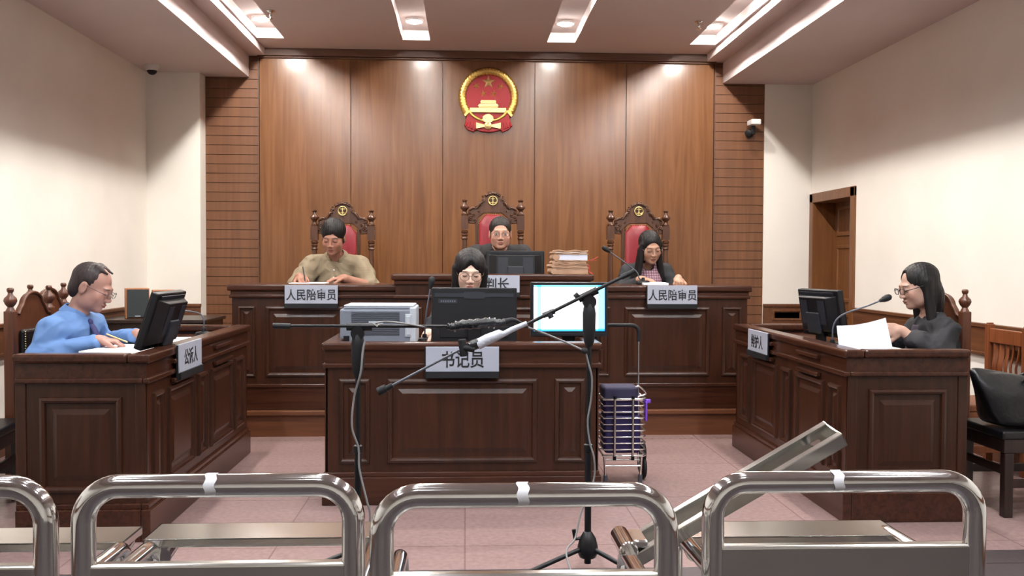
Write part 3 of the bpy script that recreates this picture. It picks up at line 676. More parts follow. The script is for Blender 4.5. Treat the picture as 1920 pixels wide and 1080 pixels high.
# ------------------------------------------------------------------ gooseneck desk microphones
def gooseneck(label, base, pts, basez):
    """pts: absolute points from base to head"""
    B = Vector(base); t = thing('gooseneck_microphone', label, 'microphone', B)
    obj('base', MB().lathe([(.05, 0), (.052, .012), (.044, .026), (.014, .032), (.012, .05), (.002, .052)], n=24), BLACK, t, smooth=40)
    P = [Vector(p)-B for p in pts]; S = spline([Vector((0, 0, .03))] + P, 8)
    obj('stem', MB().tube(S, .0045, 8), GREYP, t, smooth=60)
    d = (S[-1]-S[-4]).normalized(); e = S[-1]
    obj('head', MB().lathe([(.007, -.02), (.012, -.005), (.016, .005), (.0185, .025), (.016, .042), (.008, .05), (.001, .051)], e, 16, d), BLACKM, t, smooth=50)
    return t
Y = 5.3; gooseneck('gooseneck microphone on the clerk desk between printer and monitor', (at(796, 632, Y).x, Y, TB), [at(798, 600, Y), at(802, 570, Y), at(808, 535, Y)], 0)
Y = 6.85; bx = at(1206, 500, Y).x; gooseneck('gooseneck microphone on the bench left of the woman in pink plaid', (bx, Y, ZP+.872), [(bx-.03, Y, ZP+.92), at(1190, 506, Y), at(1140, 470, Y)], 0)
b = Vector((at(1565, 640, 4.9).x, 4.93, TB)); gooseneck('long curved gooseneck microphone on the right desk pointing at the reading woman', b, [at(1563, 610, 4.93), at(1580, 590, 4.92), at(1625, 574, 4.9), at(1655, 562, 4.9)], 0)
b = Vector((at(382, 622, 5.75).x, 5.75, TB)); gooseneck('gooseneck microphone bent in an arch at the far end of the left desk', b, [at(382, 600, 5.75), at(374, 588, 5.75), at(350, 583, 5.72), at(335, 584, 5.7)], 0)

# ------------------------------------------------------------------ papers
def sheet(name, label, corners, h_, m, cat='paper', bend=0):
    """a pile of sheets over four absolute corners (counter-clockwise)"""
    c = sum((Vector(p) for p in corners), Vector())/4; t = MB(); n = 8; vs = []
    A, B_, C_, D_ = [Vector(p)-c for p in corners]; nz = (B_-A).cross(D_-A).normalized()
    for top in (0, 1):
        for i in range(n+1):
            for j in range(n+1):
                p = A.lerp(B_, i/n).lerp(D_.lerp(C_, i/n), j/n) + nz*(h_*top + bend*math.sin(math.pi*i/n)); vs.append(p)
    q = (n+1)**2; idx = lambda i, j, k: k*q+i*(n+1)+j; fs = []
    for i in range(n):
        for j in range(n):
            fs.append((idx(i, j, 1), idx(i+1, j, 1), idx(i+1, j+1, 1), idx(i, j+1, 1))); fs.append((idx(i, j, 0), idx(i, j+1, 0), idx(i+1, j+1, 0), idx(i+1, j, 0)))
        fs += [(idx(i, 0, 0), idx(i+1, 0, 0), idx(i+1, 0, 1), idx(i, 0, 1)), (idx(i, n, 0), idx(i, n, 1), idx(i+1, n, 1), idx(i+1, n, 0)), (idx(0, i, 0), idx(0, i, 1), idx(0, i+1, 1), idx(0, i+1, 0)), (idx(n, i, 0), idx(n, i+1, 0), idx(n, i+1, 1), idx(n, i, 1))]
    o = obj(name, t.add(vs, fs), m, loc=c); return tag(o, label, cat)
z = TB+.001
sheet('paper_stack', 'white document pages under the hands of the man in blue', [(-1.90, 4.72, z), (-1.60, 4.64, z), (-1.55, 5.06, z), (-1.85, 5.14, z)], .008, PAPER)
sheet('loose_paper', 'white sheets lying beyond the monitor on the left desk', [(-1.78, 5.28, z), (-1.52, 5.30, z), (-1.54, 5.62, z), (-1.80, 5.6, z)], .006, PAPER)
sheet('paper_stack', 'white document pages flat on the right desk under the raised sheets', [(1.96, 4.66, z), (2.28, 4.68, z), (2.27, 5.0, z), (1.95, 4.98, z)], .012, PAPER)
sheet('raised_pages', 'white sheets the woman in black lifts from the right desk', [(1.925, 4.76, z+.018), (2.225, 4.8, z+.012), (2.235, 4.91, z+.165), (1.955, 4.87, z+.125)], .003, PAPER2, bend=-.02)
zb = ZP+.873
sheet('paper', 'sheet in front of the man in tan on the bench', [(-1.26, 6.78, zb), (-1.0, 6.78, zb), (-1.0, 7.08, zb), (-1.26, 7.08, zb)], .004, PAPER)
sheet('notebook', 'pale notebook in front of the woman in pink plaid on the bench', [(1.28, 6.72, zb), (1.46, 6.72, zb), (1.47, 6.98, zb), (1.29, 6.98, zb)], .014, PAPER)

# ------------------------------------------------------------------ speakers on the dark side table
t = thing('side_table', 'dark low table against the back left corner under the two speakers', 'table', (-2.43, 7.62, 0))
obj('table_top', MB().box(-.40, .44, -.30, .32, .73, .757), BLACKWOOD, t, bev=.006)
obj('apron', MB().box(-.38, .42, -.27, -.25, .60, .73).box(-.38, .42, .27, .29, .60, .73).box(-.38, -.36, -.27, .29, .601, .729).box(.40, .42, -.27, .29, .601, .729), BLACKWOOD, t)
for x in (-.36, .38):
    for y in (-.25, .27): obj('leg', MB().box(x-.022, x+.022, y-.022, y+.022, 0, .73), BLACKWOOD, t, bev=.004)
for px, lb in ((258, 'wooden desktop speaker nearer the man in blue on the dark side table'), (309, 'wooden desktop speaker on the right of the dark side table')):
    Y = 7.5 if px < 300 else 7.7
    q = at(px, 588, Y); t = thing('speaker', lb, 'speaker', (q.x, Y, .757), R(22), 'speakers on the side table')
    hh = .235 if px < 300 else .215; ww = .088
    obj('cabinet', MB().box(-ww, ww, 0, .16, 0, hh), SPKWOOD, t, bev=.004)
    obj('front_cloth', MB().box(-ww+.012, ww-.006, -.012, .0, .008, hh-.008), SPK, t, bev=.003)
    obj('badge', MB().box(-.02, .02, -.014, -.011, .015, .022), SILVER, t)

# ------------------------------------------------------------------ boom microphone stands
def stand(label, x, y, zt, lower):
    t = thing('microphone_stand', label, 'microphone stand', (x, y, 0))
    obj('pole', MB().tube([(0, 0, .03), (0, 0, .50)], .0135, 12).tube([(0, 0, .44), (0, 0, zt-.03)], .010, 12), BLACK, t, smooth=50)
    obj('clutch_grip', MB().lathe([(.012, 0), (.02, .02), (.025, .06), (.026, .13), (.02, .17), (.012, .175)], (0, 0, lower), 18), BLACKM, t, smooth=50)
    obj('joint_collar', MB().lathe([(.013, 0), (.018, .004), (.018, .03), (.013, .034)], (0, 0, .47), 16), BLACK, t, smooth=40)
    obj('hub', MB().lathe([(.014, .05), (.032, .055), (.042, .075), (.040, .10), (.032, .13), (.018, .153), (.013, .158), (.002, .16)], n=20).tube([(-.03, 0, .13), (-.05, 0, .125), (-.056, 0, .165)], .008, 8), BLACK, t, smooth=50)
    for a in (200, 320, 80):
        d = Vector((math.cos(R(a)), math.sin(R(a)), 0)); l = obj('leg', MB().tube([d*.03+Vector((0, 0, .09)), d*.3+Vector((0, 0, .012))], .0095, 10), BLACK, t, smooth=50)
        obj('rubber_foot', MB().tube([d*.27+Vector((0, 0, .02)), d*.32+Vector((0, 0, .011))], .0125, 10), BLACKM, l, smooth=50)
    obj('swivel', MB().tube([(0, -.02, zt-.02), (0, .02, zt-.02)], .026, 18).tube([(0, 0, zt-.07), (0, 0, zt-.02)], .013, 12).tube([(.0, .018, zt-.025), (.0, .05, zt-.025)], .009, 10).box(-.004, .004, .04, .05, zt-.05, zt), BLACK, t, smooth=50)
    return t
SY = 3.66
pl = at(671, 615, SY); pr = at(1105, 556, SY)
# left stand: level boom
t = stand('black microphone stand with a level boom, left of the clerk desk centre', pl.x, SY, pl.z, at(671, 708, SY).z)
o = Vector((pl.x, SY, 0))
a, b = at(512, 611, SY)-o, at(842, 612, SY-.02)-o
obj('boom', MB().tube([a, b], .0065, 10), BLACK, t, smooth=50)
obj('boom_grip', MB().tube([a, at(545, 612, SY)-o], .0115, 12), BLACKM, t, smooth=50)
obj('boom_clamp', MB().tube([at(650, 613, SY)-o, at(698, 613, SY)-o], .0145, 12), BLACKM, t, smooth=50)
obj('zip_tie', MB().box(-.018, .016, -.016, .018, at(671, 657, SY).z-.003, at(671, 657, SY).z+.003), WHITEP, t)
obj('white_clip', MB().tube([at(705, 606, SY-.01)-o, at(708, 612, SY-.01)-o], .009, 8).box(0, 0, 0, 0, 0, 0), WHITEP, t)
zl = at(671, 612, SY).z
mt = thing('microphone', 'microphone wrapped in black plastic at the end of the level boom', 'microphone', at(895, 607, SY-.03)); o2 = mt.location.copy()
wp = [at(px, py, SY-.03)-o2 for px, py in ((838, 612), (850, 613), (868, 609), (890, 608), (915, 605), (935, 606), (950, 603))]
obj('wrapped_body', MB().tube(spline(wp, 6), [.012+.008*math.sin(math.pi*i/36)+.0025*math.sin(i*1.7) for i in range(37)], 12), WRAPB, mt, smooth=60)
cr = MB()
for px, py in ((855, 612), (918, 605), (928, 606)): c = at(px, py, SY-.03)-o2; cr.tube([c+Vector((-.004, 0, -.02)), c+Vector((.001, -.012, -.0)), c+Vector((-.001, 0, .02))], .003, 6)
obj('tape_band', cr, WRAPW, mt, smooth=50)
obj('tail_sleeve', MB().tube(spline([at(948, 603, SY-.03)-o2, at(962, 600, SY-.03)-o2, at(976, 606, SY-.02)-o2, at(990, 614, SY-.02)-o2]), [.012-.0003*i for i in range(25)], 10), BLACKM, mt, smooth=60)
ct = tag(obj('microphone_cable', MB().tube(spline([at(988, 613, SY-.02), at(1030, 629, SY-.02), at(1070, 646, SY-.01), at(1094, 657, SY-.02)]), .004, 8), CABLE, smooth=60), 'thin cable from the black wrapped microphone to the right stand', 'cable')
kb = tag(obj('cable_knot', MB().ball(at(1096, 658, SY-.035), .013, 12, (1.1, .9, 1)), BLACKM, smooth=60), 'small black cable connector beside the right stand pole', 'connector')
c1 = spline([at(684, 640, SY-.03), at(680, 660, SY-.035), at(676, 700, SY-.04), at(664, 745, SY-.02), at(660, 800, SY-.03), at(672, 840, SY-.03), at(674, 880, SY-.03), at(688, 940, SY-.05), at(694, 970, SY-.05), Vector((pl.x+.05, SY-.06, .006)), Vector((pl.x+.25, SY-.2, .006))], 8)
ct = tag(obj('stand_cable', MB().tube(c1, .0042, 8), CABLE, smooth=60), 'grey cable winding down the left stand pole', 'cable')
c1 = spline([at(704, 606, SY-.02), at(725, 603, SY-.03), at(760, 607, SY-.03), at(800, 613, SY-.02), at(838, 613, SY-.02)], 6)
tag(obj('stand_cable', MB().tube(c1, .0035, 8), CABLE, smooth=60), 'loose grey cable looping over the level boom', 'cable')
# right stand: slanting boom
t = stand('black microphone stand with a slanting boom in front of the lit monitor', pr.x, SY, pr.z, at(1105, 650, SY).z)
o = Vector((pr.x, SY, 0))
ka, kb_ = at(1190, 508, SY)-o, at(990, 607, SY-.05)-o
obj('boom', MB().tube([ka, kb_], .0068, 10), BLACK, t, smooth=50)
obj('boom_grip', MB().tube([ka, at(1165, 520, SY)-o], .0105, 12), BLACKM, t, smooth=50)
obj('boom_clamp', MB().tube([at(1120, 544, SY)-o, at(1085, 561, SY)-o], .0145, 12).tube([at(1085, 552, SY-.01)-o, at(1078, 558, SY-.01)-o], .012, 10), BLACKM, t, smooth=50)
obj('boom_collar', MB().tube([at(1040, 583, SY-.03)-o, at(1018, 592, SY-.03)-o], .011, 12).tube([at(1030, 588, SY-.04)-o, at(1034, 596, SY-.04)-o], .011, 10), DGREY, t, smooth=50)
obj('tie_ring', MB().tube([(0, 0, at(1105, 588, SY).z), (0, 0, at(1105, 591, SY).z)], .0125, 12), WHITEP, t)
YB2 = SY-.09
obj('lower_rod', MB().tube([at(862, 656, YB2)-o, at(735, 723, YB2)-o], .005, 8), GREYP, t, smooth=50)
obj('counterweight', MB().tube([at(736, 722, YB2)-o, at(724, 729, YB2)-o], .011, 12).tube([at(724, 728, YB2)-o, at(709, 735, YB2)-o], .0165, 14), BLACKM, t, smooth=50)
mt = thing('microphone', 'microphone wrapped in clear film on the slanting boom', 'microphone', at(920, 637, SY-.08)); o2 = mt.location.copy()
obj('film_wrap', MB().tube([at(px, py, SY-.08)-o2 for px, py in ((988, 606), (960, 618), (945, 626), (938, 626), (915, 636), (895, 646))], [.009, .011, .011, .018, .021, .021], 14), WRAPW, mt, smooth=60)
obj('dark_head', MB().tube([at(px, py, SY-.08)-o2 for px, py in ((898, 643), (885, 648), (876, 653))], [.02, .021, .012], 14), WRAPB, mt, smooth=60)
obj('clip', MB().tube([at(866, 636, SY-.085)-o2, at(870, 668, SY-.085)-o2], .016, 8).tube([at(868, 652, SY-.09)-o2, at(890, 655, SY-.09)-o2], .013, 8), BLACKM, mt, smooth=40, bev=.003)
c1 = spline([at(1098, 660, SY-.03), at(1103, 680, SY-.03), at(1110, 710, SY-.03), at(1108, 750, SY-.02), at(1102, 790, SY-.02), at(1106, 830, SY-.02), at(1114, 860, SY-.03), at(1113, 900, SY-.03), at(1090, 960, SY-.06), at(1078, 1010, SY-.1), at(1062, 1040, SY-.2), Vector((.42, SY-.35, .005))], 8)
tag(obj('stand_cable', MB().tube(c1, .0036, 8), CABLE, smooth=60), 'thin grey cable hanging along the right stand pole to the floor', 'cable')

# ------------------------------------------------------------------ shopping trolley
YT = 5.09
x0, x1 = .755, .97
t = thing('shopping_trolley', 'folding wire shopping trolley with purple bag standing right of the clerk desk', 'trolley', (.86, YT, 0))
x0 -= .86; x1 -= .86
zb_, zt_ = .155, .515
rails = MB()
for k in range(10):
    z = zb_+(zt_-zb_-.05)*k/9; e = .012 if k in (0, 9) else 0
    rails.tube([(x0, .0, z), (x1, .0, z), (x1+.02, .03, z+.0), (x1+.02, .2, z), (x0, .2, z)], .0042+(.0035 if k in (0, 9) else 0), 8, closed=True)
obj('basket_wires', rails, ALU, t, smooth=50)
obj('front_bars', MB().tube([(x0+.06, -.008, zb_-.01), (x0+.06, -.008, zt_-.04)], .0075, 8).tube([(x1-.055, -.008, zb_-.01), (x1-.055, -.008, zt_-.04)], .0075, 8), ALU, t, smooth=50)
obj('bar_caps', MB().tube([(x0+.06, -.01, zt_-.045), (x0+.06, -.01, zt_-.03)], .0095, 8).tube([(x1-.055, -.01, zt_-.045), (x1-.055, -.01, zt_-.03)], .0095, 8).tube([(x0+.06, -.01, zb_-.02), (x0+.06, -.01, zb_)], .0095, 8).tube([(x1-.055, -.01, zb_-.02), (x1-.055, -.01, zb_)], .0095, 8), BLACK, t, smooth=50)
bag = MB()
bag.box(x0+.006, x1-.006, .01, .19, zb_+.01, zt_-.14).box(x0+.004, x1-.02, .02, .18, zt_-.145, zt_-.045)
obj('purple_bag', bag, PURPLE, t, bev=.02, seg=4)
obj('bag_rim', MB().box(x0, x1-.02, .01, .17, zt_-.06, zt_+.018), NAVYF, t, bev=.018, seg=4)
obj('strap', MB().box(x1+.018, x1+.03, .02, .05, .34, .45).box(x1+.01, x1+.05, .03, .05, .44, .46), PURPLE2, t, bev=.004)
obj('rim_loops', MB().tube(spline([(x1-.04, 0, zt_+.02), (x1-.02, .0, zt_+.02), (x1+.02, .02, zt_-.02), (x1-.03, .02, zt_-.04)]), .005, 8), ALU, t, smooth=50)
hz = at(1170, 612, YT).z
obj('frame_legs', MB().tube([(x0+.012, -.0, .03), (x0+.005, 0, zb_)], .0065, 8).tube([(x1-.012, 0, .03), (x1-.005, 0, zb_)], .0065, 8).tube([(x0+.01, 0, .10), (x1-.01, 0, .10)], .006, 8).tube([(x0+.01, .02, .13), (x1-.01, .02, .13)], .005, 8), ALU, t, smooth=50)
obj('handle', MB().tube([(x1-.005, .1, .1), (x1-.008, .1, hz-.06)], .006, 8).tube([(x0-.03, .1, .1), (x0-.03, .1, hz-.06)], .006, 8), ALU, t, smooth=50)
obj('handle_grip', MB().tube([(x0-.03, .1, hz-.09)] + arc((x0+.01, .1, hz-.04), .04, 180, 90, 6) + arc((x1-.048, .1, hz-.04), .04, 90, 0, 6) + [(x1-.008, .1, hz-.09)], .011, 12), BLACKM, t, smooth=60)
for s in (x0+.012, x1-.012):
    obj('foot_cap', MB().tube([(s, 0, 0), (s, 0, .05)], .012, 10), GREYP, t, smooth=40)
def wheel(c, r):
    m = MB(); m.tube([Vector(c)+Vector((0, r*math.cos(q), r*math.sin(q))) for q in np.linspace(0, 2*math.pi, 25)[:-1]], .012, 8, closed=True)
    h = obj('wheel', m, BLACKM, t, smooth=60); obj('wheel_hub', MB().tube([(c[0]-.012, c[1], c[2]), (c[0]+.012, c[1], c[2])], .025, 12), GREYP, h, smooth=40)
for dy, dz in ((.13, .065), (.2, .075), (.15, .145)): wheel((x1+.03, dy, dz), .052)

# ------------------------------------------------------------------ black handbag on the near right chair
t = thing('handbag', 'large black leather bag slumped on the dark chair at the right edge', 'bag', (2.755, 4.50, .417))
sec = []; n = 20
prof = [(.0, .17, .10, 0), (.03, .20, .115, .0), (.10, .205, .10, -.015), (.17, .21, .075, -.02), (.23, .205, .05, -.01), (.262, .19, .03, .0)]
vs = []
for z, a, b, sh in prof:
    for k in range(n):
        q = 2*math.pi*k/n; c_, s_ = math.cos(q), math.sin(q); pw = lambda v: math.copysign(abs(v)**.6, v)
        x = a*pw(c_)*(1+.04*math.sin(3*q+z*20)); y = b*pw(s_)*(1+.1*math.sin(2*q+z*30))
        zz = z*(1-.16*(x/a)*.8) if z > .05 else z
        vs.append((x-.12*(z/.26)*.7, y+sh, zz+.012*math.sin(4*q+1)*(z/.26)))
m = len(prof); fs = [(i*n+k, i*n+(k+1) % n, (i+1)*n+(k+1) % n, (i+1)*n+k) for i in range(m-1) for k in range(n)] + [tuple(reversed(range(n))), tuple((m-1)*n+k for k in range(n))]
bo = obj('bag_body', MB().add(vs, fs), LEATHER, t, smooth=70); sb = bo.modifiers.new('s', 'SUBSURF'); sb.levels = 2; sb.render_levels = 2
obj('handle', MB().tube(spline([(-.05, -.06, .22), (-.03, -.09, .25), (.04, -.1, .235), (.1, -.09, .2), (.14, -.08, .15)]), .007, 8).tube(spline([(-.02, .03, .24), (.05, -.02, .28), (.12, -.03, .24), (.16, -.02, .18)]), .007, 8), LEATHER, t, smooth=60)
obj('ring', MB().tube(arc((-.01, -.085, .222), .015, 0, 360, 14)[:-1], .003, 6, closed=True), BRASS, t, smooth=60)

# ------------------------------------------------------------------ chrome waiting chairs with writing boards
def chrome_chair(label, loc, board=None, tape=True, arm=.245, bx=None, W=.25, H=.80, by=.335):
    """board: None, 'flat' or 'flipped'; back frame at the origin, sitter faces +y"""
    t = thing('chrome_seat', label, 'chair', loc, 0, 'chrome waiting seats in the foreground row')
    r = .0215
    fr = [(-W, 0, .12), (-W, 0, .3), (-W, 0, .5)] + arc((-W+.065, 0, H-.065), .065, 180, 90, 9) + arc((W-.065, 0, H-.065), .065, 90, 0, 9) + [(W, 0, .5), (W, 0, .3), (W, 0, .12)]
    obj('back_frame', MB().tube(fr, r, 22), CHROME, t, smooth=60)
    obj('back_panel', MB().box(-W+.012, W-.012, -.014, .014, .47, .668), STEEL, t, bev=.006, seg=3)
    obj('seat', MB().box(-W+.01, W-.01, .02, .38, .41, .43), STEEL, t, bev=.008, seg=3)
    for s in (-1, 1):
        p = [(s*W, .0, .6), (s*arm, .06, .594), (s*arm, .30, .588)] + arc((s*arm, .34, .535), .052, 90, 0, 7, (0, 1, 0)) + [(s*arm, .392, .02)]
        obj('arm_tube', MB().tube(p, .0165, 14), CHROME, t, smooth=60)
        obj('leg', MB().tube([(s*W, 0, .14), (s*W, -.02, 0)], r, 16), CHROME, t, smooth=60)
    if tape: obj('paper_label', MB().add([(tape+dx_+.002*math.sin(k*1.3), -(r+.0012)*math.cos(R(-35+13*k)), H+(r+.0012)*math.sin(R(-35+13*k))) for k in range(11) for dx_ in (0, .02)], [(2*k, 2*k+1, 2*k+3, 2*k+2) for k in range(10)]), TAPE, t, smooth=60)
    if board:
        z = .598; D = .128 if board == 'flat' else .092; th = .017 if board == 'flat' else .03
        m = MB()
        if board == 'flat': xa, xb = (bx if bx else (-.28, .235)); m.M = Matrix.Translation((0, by, z))
        else: xa, xb = .02, .56; m.M = Matrix.Translation((arm+.004, .42, z-.056)) @ Matrix.Rotation(R(-30), 4, 'Y') @ Matrix.Rotation(R(180+9), 4, 'X')
        y0, y1 = (0, D) if board == 'flat' else (-D/2, D/2)
        m.box(xa, xb, y0, y1, -.003, 0).box(xa, xb, y0, y0+.004, -th, 0).box(xa, xb, y1-.004, y1, -th, 0).box(xb-.004, xb, y0, y1, -th, 0).box(xa, xa+.004, y0, y1, -th, 0)
        m.box(xa, xb, y0, y0+.016, -th-.002, -th).box(xa, xb, y1-.016, y1, -th-.002, -th)
        wb_ = obj('writing_board', m, STEEL, t, bev=.002)
        m2 = MB(); m2.M = m.M; m2.lathe([(.012, -.016), (.012, -.001), (.002, -.001)], (xb-.05, (y0+y1)/2, -.004), 12); obj('bolt', m2, CHROME, wb_, smooth=40)
        if board == 'flat':
            for s in (-1, 1): obj('bracket', MB().tube([(s*(arm-.02), by, .56), (s*(arm-.02), by+.09, .575)], .02, 12), CHROME, t, smooth=50)
        else:
            obj('hinge', MB().tube([(arm, .33, z), (arm, .46, z)], .021, 16).box(arm+.0, arm+.05, .37, .46, z-.005, z+.012), CHROME, t, smooth=40, bev=.004)
    return t
chrome_chair('chrome seat cut off by the left picture edge', (-1.0, 1.73, 0), 'flat', tape=None, bx=(-.26, .25), W=.243, H=.8085, by=.36)
chrome_chair('chrome seat second from the left, writing board folded down flat', (-.4475, 1.73, 0), 'flat', tape=-.022, bx=(-.267, .235), W=.243, H=.8085, by=.382)
chrome_chair('chrome seat in the middle, its writing board flipped up to the right', (.1065, 1.655, 0), 'flipped', tape=-.015, W=.253, H=.8055)
chrome_chair('chrome seat on the right, its flat writing board before the right desk', (.744, 1.80, 0), 'flat', tape=-.03, bx=(-.25, .26), W=.2615, H=.7905, by=.285)

# ------------------------------------------------------------------ people: bodies grown from a blended distance field
class Field:
    def __init__(s, ax): s.ax = ax; s.F = np.full([len(a) for a in ax], .5, np.float32)
    def block(s, lo, hi):
        sl = tuple(slice(max(0, int(np.searchsorted(a, l))-2), int(np.searchsorted(a, h))+2) for a, l, h in zip(s.ax, lo, hi))
        X = [a[q].astype(np.float32) for a, q in zip(s.ax, sl)]
        return sl, X[0][:, None, None], X[1][None, :, None], X[2][None, None, :]
    def mix(s, sl, d, k, sub=False):
        f = s.F[sl]
        if f.size == 0: return
        if sub:
            d = -d; h = np.maximum(k-np.abs(f-d), 0)/k; s.F[sl] = np.maximum(f, d)+h*h*k*.25
        else:
            h = np.maximum(k-np.abs(f-d), 0)/k; s.F[sl] = np.minimum(f, d)-h*h*k*.25
    def cap(s, a, b, ra, rb, k=.02, sub=False):
        a = np.array(a, float); b = np.array(b, float); m = max(ra, rb)+k+.03
        sl, x, y, z = s.block(np.minimum(a, b)-m, np.maximum(a, b)+m)
        d = b-a; L = max(float(d @ d), 1e-9)
        t = np.clip(((x-a[0])*d[0]+(y-a[1])*d[1]+(z-a[2])*d[2])/L, 0, 1)
        q = np.sqrt((x-a[0]-t*d[0])**2+(y-a[1]-t*d[1])**2+(z-a[2]-t*d[2])**2)-(ra+(rb-ra)*t)
        s.mix(sl, q, k, sub)
    def ell(s, c, r, k=.02, Q=None, sub=False):
        c = np.array(c, float); m = max(r)+k+.03
        sl, x, y, z = s.block(c-m, c+m); x = x-c[0]; y = y-c[1]; z = z-c[2]
        if Q is not None:
            x, y, z = (Q[0][0]*x+Q[1][0]*y+Q[2][0]*z, Q[0][1]*x+Q[1][1]*y+Q[2][1]*z, Q[0][2]*x+Q[1][2]*y+Q[2][2]*z)
        k0 = np.sqrt((x/r[0])**2+(y/r[1])**2+(z/r[2])**2); k1 = np.sqrt((x/r[0]**2)**2+(y/r[1]**2)**2+(z/r[2]**2)**2)
        s.mix(sl, k0*(k0-1)/np.maximum(k1, 1e-6), k, sub)
    def warp(s, fn):
        X = [a.astype(np.float32) for a in s.ax]; s.F += fn(X[0][:, None, None], X[1][None, :, None], X[2][None, None, :])
    def mesh(s):
        F = s.F; F[0] = F[-1] = .5; F[:, 0] = F[:, -1] = .5; F[:, :, 0] = F[:, :, -1] = .5
        I = F < 0; n = [q-1 for q in F.shape]
        cnt = np.zeros(n, np.int8)
        for o in np.ndindex(2, 2, 2): cnt += I[o[0]:o[0]+n[0], o[1]:o[1]+n[1], o[2]:o[2]+n[2]]
        act = np.argwhere((cnt > 0) & (cnt < 8)); idx = np.full(n, -1, np.int32); idx[tuple(act.T)] = np.arange(len(act))
        P = np.zeros((len(act), 3)); C = np.zeros(len(act))
        cor = list(np.ndindex(2, 2, 2))
        for a in cor:
            for ax_ in range(3):
                if a[ax_]: continue
                b = list(a); b[ax_] = 1; ia = act+a; ib = act+b
                fa = F[tuple(ia.T)]; fb = F[tuple(ib.T)]; cr = (fa < 0) != (fb < 0); t = np.where(cr, fa/np.where(cr, fa-fb, 1), 0)
                pa = np.stack([s.ax[d][ia[:, d]] for d in range(3)], 1); pb = np.stack([s.ax[d][ib[:, d]] for d in range(3)], 1)
                P += np.where(cr[:, None], pa+(pb-pa)*t[:, None], 0); C += cr
        P /= C[:, None]; quads = []
        for d in range(3):
            e, f = [(1, 2), (2, 0), (0, 1)][d]
            A = np.take(I, range(0, F.shape[d]-1), d); B = np.take(I, range(1, F.shape[d]), d)
            E = np.argwhere(A != B); E = E[(E[:, e] > 0) & (E[:, f] > 0) & (E[:, e] < n[e]) & (E[:, f] < n[f])]
            def g(de, df): q = E.copy(); q[:, e] -= de; q[:, f] -= df; return idx[tuple(q.T)]
            Q = np.stack([g(1, 1), g(0, 1), g(0, 0), g(1, 0)], 1); fl = ~A[tuple(E.T)]; Q[fl] = Q[fl][:, ::-1]; quads.append(Q)
        return P, np.concatenate(quads)
def axes(lo, hi, fine, cs, fs):
    out = []
    for d in range(3):
        p = []; x = lo[d]
        while x < hi[d]:
            p.append(x); x += fs if any(a[d] <= x <= b[d] for a, b in fine) else cs
        out.append(np.array(p))
    return out
def grown(name, fld, m, parent, tint=None, loc=None):
    P, Q = fld.mesh(); Q = Q[(Q >= 0).all(1)]
    me = bpy.data.meshes.new(name); me.vertices.add(len(P)); me.vertices.foreach_set('co', P.astype(np.float32).ravel())
    me.loops.add(Q.size); me.loops.foreach_set('vertex_index', Q.astype(np.int32).ravel())
    me.polygons.add(len(Q)); me.polygons.foreach_set('loop_start', np.arange(0, Q.size, 4, dtype=np.int32)); me.polygons.foreach_set('use_smooth', np.ones(len(Q), bool))
    me.update(calc_edges=True); me.validate()
    if tint is not None:
        at_ = me.color_attributes.new('tint', 'FLOAT_COLOR', 'POINT'); c = np.ones((len(P), 4), np.float32); c[:, :3] = tint(P); at_.data.foreach_set('color', c.ravel())
    return mesh_obj(name, me, m, parent)
V3 = lambda *a: np.array(a, float)
def unit(v): v = np.array(v, float); return v/np.linalg.norm(v)
def hand(f, wr, d, nrm, s, curl=(25, 35, 25), k=.006, sc=1.0, spread=.06, thumb=.5):
    """palm leaves wrist wr along d; nrm = palm side; s = +1/-1 picks the thumb side; curl = bend of each joint"""
    d = unit(d); nrm = unit(np.array(nrm)-d*np.dot(nrm, d)); t = np.cross(nrm, d)*s; Q = np.stack([t, nrm, d], 1)
    f.ell(wr+d*.045*sc, (.040*sc, .0155*sc, .05*sc), .012, Q); f.cap(wr-d*.01, wr+d*.02, .024*sc, .026*sc, .015)
    for i, (L, r) in enumerate(((.072, .0088), (.080, .009), (.074, .0086), (.058, .0075))):
        p = wr+d*(.084-.006*abs(i-1))*sc+t*(.030-.0195*i)*sc; a = R(6+3*i*.5); fd = unit(d+t*spread*(1.4-i))
        for j, q in enumerate((.46, .30, .24)):
            a += R(curl[j]); e = p+(fd*math.cos(a)+nrm*math.sin(a))*L*q*sc; f.cap(p, e, r*sc*(1-.08*j), r*sc*(.94-.1*j), k if j else .01); p = e
    p = wr+d*.022*sc+t*.030*sc
    for j, (L, r) in enumerate(((.040, .0125), (.032, .0105), (.024, .009))):
        dv = unit(d*(.75+.1*j)+t*(.75-.3*j)*thumb*1.6+nrm*(.25+.15*j)); e = p+dv*L*sc; f.cap(p, e, r*sc, r*.9*sc, .008); p = e
